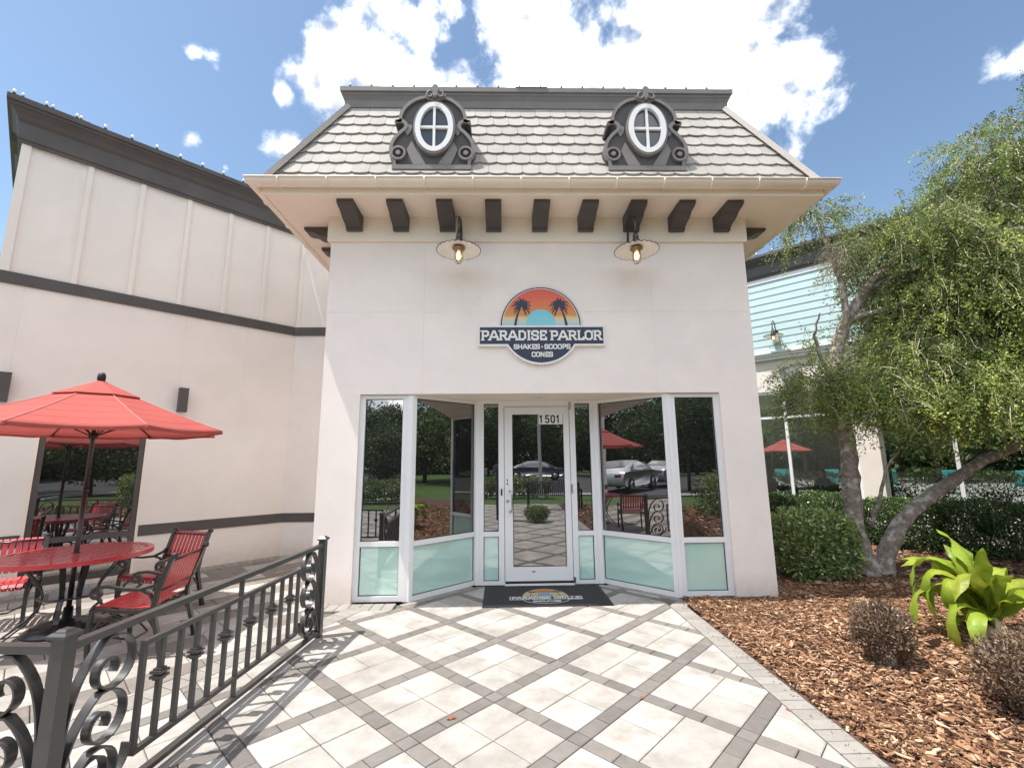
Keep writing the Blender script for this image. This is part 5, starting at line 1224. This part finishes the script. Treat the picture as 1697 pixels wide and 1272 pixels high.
# crinum lily
M_lily = mat('lily_leaf', (.23,.33,.03), .42, var=.2, scale=7, trans=.35, spec=.4, stain=((.42,.43,.06), 5, .46, .7), obj=.22, bump=.3, bscale=40)
M_stalk = mat('lily_stalk', (.52,.42,.30), .8, var=.2, scale=20)
lily = thing('lily_plant', 'broad-leaved yellow-green lily with arching leaves in the mulch', 'plant', (4.02,3.93,0))
mb = MB(); mb.lathe([(.07,-.03),(.078,.05),(.07,.12),(.06,.17),(.04,.20)], (0,0,0), 14); mb.build('stalk', M_stalk, lily)
def lily_leaf(az, Ln, elev, droop, wd, roll=0.0, twist=0.0, z0=.14, wave=0.0):
    n = 18; mb = MB(); mb.smooth = True; p = Vector((.02*math.cos(az), .02*math.sin(az), z0)); e = elev; idx = []; rr = random.Random(int(az*100))
    a = az
    for k in range(n+1):
        t = k/n; d = Vector((math.cos(a)*math.cos(e), math.sin(a)*math.cos(e), math.sin(e))); side = Vector((-math.sin(a), math.cos(a), 0)); nrm = d.cross(side) * -1
        w = wd*(.42+.58*math.sin(math.pi*min(1, t*1.15+.12))**.8) if t < .55 else wd*(1-((t-.55)/.45)**1.7)**.9
        w = max(w, .002); tw = roll+twist*t; side2 = side*math.cos(tw)+nrm*math.sin(tw); fold = .22*(1-t*.7); wv = wave*math.sin(t*17+az)*.4
        nn = nrm*math.cos(tw)-side*math.sin(tw)
        idx.append(mb.vs([p - side2*w*.5 + nn*w*(fold+wv), p - side2*w*.25 + nn*w*fold*.3, p, p + side2*w*.25 + nn*w*fold*.3, p + side2*w*.5 + nn*w*(fold-wv)]))
        p = p + d*Ln/n; e -= droop/n*(.3 if t < .38 else 2.2 if t < .68 else .75); a += rr.uniform(-.02,.02)
    for k in range(n):
        for j in range(4): mb.face((idx[k]+j, idx[k]+j+1, idx[k+1]+j+1, idx[k+1]+j))
    mb.build('leaf', M_lily, lily)
LD = [(180,.98,62,190,.10),(168,.92,50,150,.10),(200,.95,40,165,.105),(150,.85,70,150,.095),(215,.80,32,130,.10),(188,.70,22,150,.09),(120,.80,72,90,.11),(100,.62,82,40,.13),(250,.60,74,60,.10),(270,.55,60,80,.11),(60,.80,72,110,.12),(30,.85,58,120,.115),(10,.85,45,110,.12),(350,.80,30,110,.11),(330,.80,40,120,.11),(300,.7,55,110,.11),(45,.7,35,110,.11),(80,.75,60,110,.11),(232,.62,80,45,.09),(174,.88,56,175,.12),(158,.92,66,160,.12),(192,.82,48,185,.11),(138,.7,64,100,.12),(90,.7,80,60,.13),(205,.7,55,120,.13)]
for k, (az, Ln, el, dr_, wd) in enumerate(LD): lily_leaf(math.radians(az), Ln*1.0, math.radians(el), math.radians(dr_), wd*1.2, roll=random.uniform(-.3,.3), twist=random.uniform(-.7,.7), z0=.12+.008*k, wave=.5)

# ================================================================== THE PLACE BEHIND THE CAMERA (seen in the glass)
M_ftr = mat('far_trunk', (.10,.08,.06), .9)
def far_tree(label, loc, h, w, seed):
    rng = np.random.default_rng(seed); t = thing('shade_tree', label, 'tree', loc, seed*.7, 'trees around the parking lot')
    n = 9000; nc = 26; cc = unit(rng.normal(size=(nc,3)))*rng.uniform(.35,.8,(nc,1)); k = rng.integers(0,nc,n); p = cc[k]+unit(rng.normal(size=(n,3)))*rng.uniform(.1,.36,(n,1))
    q = p*np.array([w*.6,w*.6,h*.44])+np.array([0,0,h*.52]); dd = unit(rng.normal(size=(n,3))); V, F = leaves_mesh(q, dd, rng.uniform(.2,.42,n), rng.uniform(.12,.26,n), rng=rng)
    ti = np.clip(rng.normal(.45,.2,n),0,1); np_mesh('crown', V, F, M_far, t, tint=np.repeat(ti,2))
    mb = MB(); mb.tube([(0,0,-.1),(.05,0,h*.25),(0,.1,h*.55)], [.2,.16,.08], 8)
    for a in range(4): mb.tube([(0,0,h*.28),(math.cos(a*1.6)*w*.2,math.sin(a*1.6)*w*.2,h*.5),(math.cos(a*1.6)*w*.35,math.sin(a*1.6)*w*.35,h*.68)],[.09,.06,.02],5)
    mb.build('trunk', M_ftr, t); return t
ft = [far_tree('broad tree beyond the parking lot, reflected in the shop glass', (-9,-37,0), 9, 8, 1), far_tree('tall tree beyond the parking lot, reflected in the door', (1,-38,0), 11, 9, 2), far_tree('rounded tree beyond the parking lot, reflected in the right glass', (10,-36,0), 9.5, 9, 3)]
spots = [(-18,-33,0,.95),(19,-34,1,1),(28,-33,2,1.05),(-27,-34,1,.9),(5.5,-33,2,.85),(-4.5,-34,0,.95),(14,-36,1,1.0),(-13.5,-35,2,.9),(-22,-36,2,1),(23.5,-36,0,1),(-1.5,-36,2,.85),(12,-9,0,.55),(16,-4,2,.6),(20,-9,1,.7),(-24,4,0,.6),
         (-26,-6,2,.7),(-20,-11,1,.55),(24,2,2,.7),(13,-15,1,.6),(-14,-15,2,.5),(-34,-38,2,1.1),(36,-35,0,1.1),(9,-11.5,1,.5),(-6,-12,0,.45),(-25,-18,0,.8),(-31,-10,1,.8),(25,-16,2,.8),(30,-6,1,.8),(-45,-30,0,1.2),(44,-28,1,1.2),(-31,0,1,.95),(-29,4.5,0,.9),(-32,-4.5,2,.95),(28,-1,0,.9),(31,3,2,.95),(27,6,1,.85),(-33,9,1,.95)]
for k, (x, y, s, sc) in enumerate(spots):
    o = dup(ft[s], (x,y,0), k*1.3+s, ('shade tree in the row beyond the parking lot, behind the photographer' if y < -30 else 'smaller shade tree around the lawn and lot, behind the photographer')); o.scale = (sc,)*3
rngw = np.random.default_rng(77); nw_ = 110000; wa = rngw.uniform(math.radians(150), math.radians(425), nw_); wr = 50+rngw.uniform(-2,2,nw_); wx = wr*np.cos(wa); wy = wr*np.sin(wa); hh = 6.8+1.6*np.sin(wa*11)+1.1*np.sin(wa*37+1)+.5*np.sin(wa*90)
wz_ = hh*rngw.uniform(0,1,nw_)**.8; V, F = leaves_mesh(np.stack([wx,wy,wz_],1), unit(rngw.normal(size=(nw_,3))), rngw.uniform(.5,1.0,nw_), rngw.uniform(.3,.6,nw_), rng=rngw)
np_mesh('distant_woods', V, F, M_far, tint=np.repeat(np.clip(rngw.normal(.35,.2,nw_),0,1),2), kind='stuff')
for k in range(7):
    bush('lot_hedge', 'low green hedge along the lawn behind the photographer', 'hedge', (-13+k*2.3-0*(k > 4), -7.6 - (k % 2)*.1, 0), (2.4,.9,.8), 2600, M_hedge, .10, seed=40+k, tone=.55, stems=4, group='low hedge along the lawn')
for k in range(6):
    bush('lot_hedge', 'clipped hedge on the right side behind the photographer', 'hedge', (6.2+k*1.6, -2.2-k*1.3, 0), (2.2,.9,1.0), 2600, M_hedge, .10, seed=50+k, tone=.6, stems=4, rz=-.68, group='low hedge along the lawn')
for k in range(6):
    bush('dry_hedge', 'rust-brown hedge along the pool fence behind the photographer', 'hedge', (-9.5-k*1.1, -1.0-k*1.5, 0), (1.9,1.0,1.0), 2600, M_brown, .08, seed=60+k, tone=.6, stems=4, rz=math.radians(54), group='dry hedge by the pool')
# pool loungers
M_aqua = mat('aqua_sling', (.05,.45,.46), .6, var=.05)
def lounger(loc, rz, label):
    t = thing('pool_lounger', label, 'lounger', loc, rz, 'aqua loungers by the pool')
    mb = MB(); mb.box(-.3,.3,-.6,.6,.33,.36); mb.build('seat', M_aqua, t)
    mb = MB(); mb.sweep([(0,.6,.35),(0,1.05,.95)], [(-.3,-.012),(.3,-.012),(.3,.012),(-.3,.012)], up=(0,-.8,.6)); mb.build('backrest', M_aqua, t)
    for x in (-.29,.29):
        mb = MB(); mb.box(x-.015,x+.015,-.5,-.46,0,.33); mb.box(x-.015,x+.015,.46,.5,0,.33); mb.build('leg', M_white, t)
    return t
l0 = lounger((11.7,26.5,0), 2.4, 'aqua pool lounger in the row seen through the blue building')
l0['group'] = 'aqua loungers seen through the glass'
sheet('side_parking_lot', [(-34,-8.7),(-12.5,-8.7),(-12.5,6),(-34,6)], -.028, M_asph)
# what shows through the glazing of the blue building
sheet('pool_deck', [(16,8),(34,8),(34,30),(8,44),(2,26)], -.02, M_conc)
for k in range(7):
    s_ = -4.2+k*1.75; bush('dry_hedge', 'rust-brown clipped hedge plant behind the glazing of the blue building', 'hedge', (11.0+R2*s_, 11.6-R2*s_, 0), (1.85,.8,1.05), 3800, M_brown, .06, seed=80+k, tone=.6, stems=4, rz=-math.pi/4, group='dry hedge seen through the blue building')
for k in range(8): dup(l0, (13.2+k*1.45, 25.0-k*1.45, 0), 2.4, 'aqua pool lounger in the row seen through the blue building', group='aqua loungers seen through the glass')
for k, (x, y, s_, sc) in enumerate([(16,38,0,.8),(22,33,1,.8),(27,28,2,.85),(31,22,0,.8),(35,16,1,.8),(11,42,2,.8),(40,10,0,.8),(19,41,1,.9),(26,36,0,.9),(34,28,2,.9)]):
    o = dup(ft[s_], (x,y,0), k*1.7, 'tree beyond the pool, glimpsed through the glazing of the blue building', group='trees beyond the pool'); o.scale = (sc,)*3
dup(um, (12.6, 20.2, 0), .3, 'red umbrella by the pool, glimpsed through the glazing of the blue building')
bt = thing('cafe_table', 'dark small table inside the blue building behind its window', 'table', (7.75,12.1,0)); mb = MB(); mb.lathe([(.4,0),(.4,.03)], (0,0,.7), 20); mb.build('tabletop', M_cast, bt); mb = MB(); mb.lathe([(.25,0),(.03,.04),(.03,.7)], (0,0,0), 12); mb.build('pedestal', M_cast, bt)
# bench
bn = thing('park_bench', 'black slatted metal bench behind the photographer', 'bench', (1.6,-2.7,0), math.pi)
for k in range(24):
    x = -.75+k*.065; mb = MB(); mb.sweep([(x,-.25,.43),(x,-.22,.45),(x,.15,.43),(x,.22,.47),(x,.32,.84),(x,.35,.86)], [(-.02,-.004),(.02,-.004),(.02,.004),(-.02,.004)], up=(0,0,1)); mb.build('slat', M_cast, bn)
for x in (-.8,.8):
    mb = MB(); mb.box(x-.025,x+.025,-.24,-.19,0,.6); mb.box(x-.025,x+.025,.2,.25,0,.8); mb.box(x-.025,x+.025,-.24,.25,.6,.64); mb.build('leg', M_cast, bn)
# slim white post
lp = thing('lamp_post', 'slim white square lamp post behind the photographer', 'lamp post', (1.55,-7.2,0)); B('pole', M_white, lp, (-.06,.06,-.06,.06,0,4.2)); B('base', M_white, lp, (-.12,.12,-.12,.12,0,.35)); mb = MB(); mb.lathe([(.16,0),(.2,.12),(.05,.3),(0,.34)], (0,0,4.2), 14); mb.build('lantern', M_cast, lp)
# cars
def car(loc, rz, label, color, name='parked_car'):
    t = thing(name, label, 'car', loc, rz, 'cars in the parking lot'); paint = mat('car_paint_%d' % int(color[0]*100), color, .25, var=.01, coat=1.0, metal=.3)
    prof = [(-2.25,.42),(-2.3,.62),(-2.2,.86),(-1.5,.98),(-.75,1.36),(-.2,1.46),(.6,1.44),(1.35,1.18),(1.75,1.0),(2.15,.92),(2.28,.7),(2.25,.4),(1.9,.28),(-1.9,.28)]
    rows = []
    mb = MB(); mb.smooth = True
    for y, sh in ((-.90,.0),(-.88,.35),(-.78,.75),(-.62,1.0),(.62,1.0),(.78,.75),(.88,.35),(.90,.0)):
        ring = []
        for x, z in prof: zz = z if z < .95 else .95+(z-.95)*sh; ring.append((x*(1-.02*(1-sh)), y, zz if z > .3 else z))
        rows.append(mb.vs(ring))
    n = len(prof)
    for a, b in zip(rows, rows[1:]):
        for k in range(n): mb.face((a+k, a+(k+1) % n, b+(k+1) % n, b+k))
    mb.face([rows[0]+k for k in range(n)]); mb.face([rows[-1]+k for k in range(n)][::-1]); mb.build('body', paint, t)
    mb = MB(); gl = [(-1.38,1.02),(-.74,1.33),(-.2,1.40),(.55,1.39),(1.22,1.15),(1.4,1.02)]
    for s in (-1,1): mb.prism(gl, lambda u, v: (u, s*.60, v), lambda u, v: (u, s*(.90-.20*(v-1.02)/.38), v))
    mb.face([]) if False else None
    i = mb.vs([(-1.50,-.62,1.0),(-1.50,.62,1.0),(-.80,.60,1.365),(-.80,-.60,1.365),(1.42,-.62,1.17),(1.42,.62,1.17),(.68,.60,1.435),(.68,-.60,1.435)]); mb.face((i,i+1,i+2,i+3)); mb.face((i+5,i+4,i+7,i+6)); mb.build('windows', M_glass, t)
    for x in (-1.4,1.4):
        for y in (-.86,.86):
            mb = MB(); mb.lathe([(.0,-.1),(.32,-.1),(.34,-.05),(.34,.05),(.32,.1),(0,.1)], (x,y,.34), 20, axis='y'); w = mb.build('wheel', M_black, t)
            mb = MB(); mb.lathe([(.0,-.11),(.2,-.112),(.2,.112),(0,.11)], (x,y,.34), 14, axis='y'); mb.build('rim', M_chrome, w)
    for y in (-.65,.65): B('headlight', M_white, t, (-2.29,-2.2,y-.16,y+.16,.66,.78))
    for y in (-.65,.65): B('taillight', mat('tail_red', (.4,.02,.02), .3), t, (2.2,2.285,y-.14,y+.14,.74,.86))
    return t
car((-3.6,-23,0), .25, 'white car parked behind the photographer, seen in the shop glass', (.78,.78,.78))
car((2.6,-24.5,0), math.pi, 'silver car parked behind the photographer, seen in the door', (.42,.43,.45))
car((-18.8,-3.4,0), .9, 'pale silver car parked far to the left, seen in the right splayed pane', (.52,.54,.56))
car((-11.0,-22,0), .1, 'grey car parked behind the photographer on the left', (.30,.31,.33))

car((-15.4,.3,0), .7, 'white car parked far to the left, seen in the right splayed pane', (.70,.70,.70))
# photographer (reflected in the side glass)
def person(loc=(0,-.22,0), rz=0, seated=False, label='person in dark clothes holding a camera up to the face, reflected in the glass'):
    t = thing('person', label, 'person', loc, rz)
    J = {'pel':(0,0,.92),'wst':(0,0,1.08),'chs':(0,.0,1.30),'nk':(0,0,1.43),'hd':(0,.015,1.52),'ht':(0,.01,1.62),
         'hl':(-.10,0,.88),'kl':(-.12,.02,.48),'al':(-.13,0,.09),'tl':(-.14,.14,.04),'hr':(.10,0,.88),'kr':(.12,.02,.48),'ar':(.13,0,.09),'tr':(.14,.14,.04),
         'sl':(-.18,0,1.36),'el':(-.25,.10,1.16),'wl':(-.09,.155,1.36),'fl':(-.05,.17,1.42),'sr':(.18,0,1.36),'er':(.25,.10,1.16),'wr':(.09,.155,1.36),'fr':(.05,.17,1.42)}
    if seated:
        J.update({k: (v[0], v[1], v[2]-.44) for k, v in J.items() if k in ('pel','wst','chs','nk','hd','ht')})
        J.update({'hl':(-.10,.04,.46),'kl':(-.12,.44,.48),'al':(-.13,.42,.09),'tl':(-.14,.56,.04),'hr':(.10,.04,.46),'kr':(.12,.44,.48),'ar':(.13,.42,.09),'tr':(.14,.56,.04),
                  'sl':(-.18,0,.92),'el':(-.24,.12,.68),'wl':(-.12,.34,.74),'fl':(-.08,.42,.75),'sr':(.18,0,.92),'er':(.24,.12,.68),'wr':(.12,.34,.74),'fr':(.08,.42,.75)})
    hz = -.44 if seated else 0
    E_ = [('pel','wst'),('wst','chs'),('chs','nk'),('nk','hd'),('hd','ht'),('pel','hl'),('hl','kl'),('kl','al'),('al','tl'),('pel','hr'),('hr','kr'),('kr','ar'),('ar','tr'),('chs','sl'),('sl','el'),('el','wl'),('wl','fl'),('chs','sr'),('sr','er'),('er','wr'),('wr','fr')]
    RR = dict(pel=.17,wst=.16,chs=.18,nk=.065,hd=.10,ht=.08,hl=.105,kl=.07,al=.05,tl=.045,sl=.075,el=.048,wl=.032,fl=.04)
    for k in list(RR): 
        if k.endswith('l') and k[:-1]+'r' in J: RR[k[:-1]+'r'] = RR[k]
    names = list(J); me = bpy.data.meshes.new('body'); me.from_pydata([J[k] for k in names], [(names.index(a), names.index(b)) for a, b in E_], [])
    M_sk = mat('skin', (.50,.30,.22), .6); M_sh = mat('dark_shirt', (.03,.035,.05), .9)
    me.materials.append(M_sh); o = bpy.data.objects.new('body', me); link(o, t)
    sk = o.modifiers.new('skin', 'SKIN'); sk.use_smooth_shade = True
    for k, nme in enumerate(names): r = RR[nme]; me.skin_vertices[0].data[k].radius = (r, r*.8)
    me.skin_vertices[0].data[0].use_root = True
    sb = o.modifiers.new('sub', 'SUBSURF'); sb.levels = 1; sb.render_levels = 2
    mb = MB(); mb.lathe([(0,-.125),(.05,-.11),(.075,-.05),(.082,.02),(.078,.06),(.05,.1),(0,.115)], (0,.03,1.535+hz), 20); mb.build('face', M_sk, t)
    mb = MB(); mb.lathe([(.083,.015),(.086,.05),(.07,.095),(.03,.122),(0,.126)], (0,.018,1.535+hz), 20); mb.build('hair', mat('dark_hair', (.02,.015,.012), .8), t)
    for s in (() if seated else (-1, 1)):
        mb = MB(); mb.lathe([(0,-.045),(.03,-.03),(.036,0),(.025,.03),(0,.04)], (s*.06,.165,1.44), 10)
        for q in range(4): mb.tube([(s*.07,.165,1.43+q*.017),(s*.085,.185,1.435+q*.018),(s*.06,.20,1.44+q*.018)], [.009,.008,.006], 6)
        mb.tube([(s*.05,.16,1.42),(s*.03,.175,1.43),(s*.015,.18,1.445)], [.01,.009,.007], 6); mb.build('hand', M_sk, t)
    if seated:
        for s in (-1, 1):
            mb = MB(); mb.lathe([(0,-.03),(.03,-.02),(.034,0),(.022,.02),(0,.026)], (s*.07,.44,.75), 10)
            for q in range(4): mb.tube([(s*(.05+q*.014),.46,.75),(s*(.05+q*.015),.51,.755),(s*(.05+q*.014),.54-.01*abs(q-1),.745)], [.009,.008,.006], 6)
            mb.tube([(s*.05,.43,.755),(s*.03,.46,.76),(s*.025,.49,.755)], [.01,.009,.007], 6); mb.build('hand', M_sk, t)
    return t
person()
def stool(x, y, lab):
    t = thing('cafe_chair', lab, 'chair', (x, y, 0)); B('seat', M_cast, t, (-.2,.2,-.2,.2,.40,.44)); B('backrest', M_cast, t, (-.2,.2,-.24,-.2,.5,.85))
    for a in (-.18,.16):
        for b in (-.18,.16): B('leg', M_cast, t, (a,a+.02,b,b+.02,0,.40))
    for a in (-.19,.17): B('back_post', M_cast, t, (a,a+.02,-.235,-.205,.40,.5))
    return t
stool(7.15,12.25,'dark chair left of the small table behind the blue building window').rotation_euler.z = -1.6
stool(8.4,11.95,'dark chair right of the small table behind the blue building window').rotation_euler.z = 1.6
person((7.15,12.25,0), -1.6, True, 'person in dark clothes seated left of the small table behind the window')
person((8.4,11.95,0), 1.6, True, 'person in dark clothes seated right of the small table behind the window')
cm = thing('handheld_camera', 'black camera held at the photographer\'s face', 'camera', (0,-.055,1.46)); B('camera_body', M_black, cm, (-.065,.065,-.02,.02,-.045,.04)); mb = MB(); mb.lathe([(.02,0),(.02,.012)], (-.03,0,.041), 10); mb.build('dial', M_black, cm)
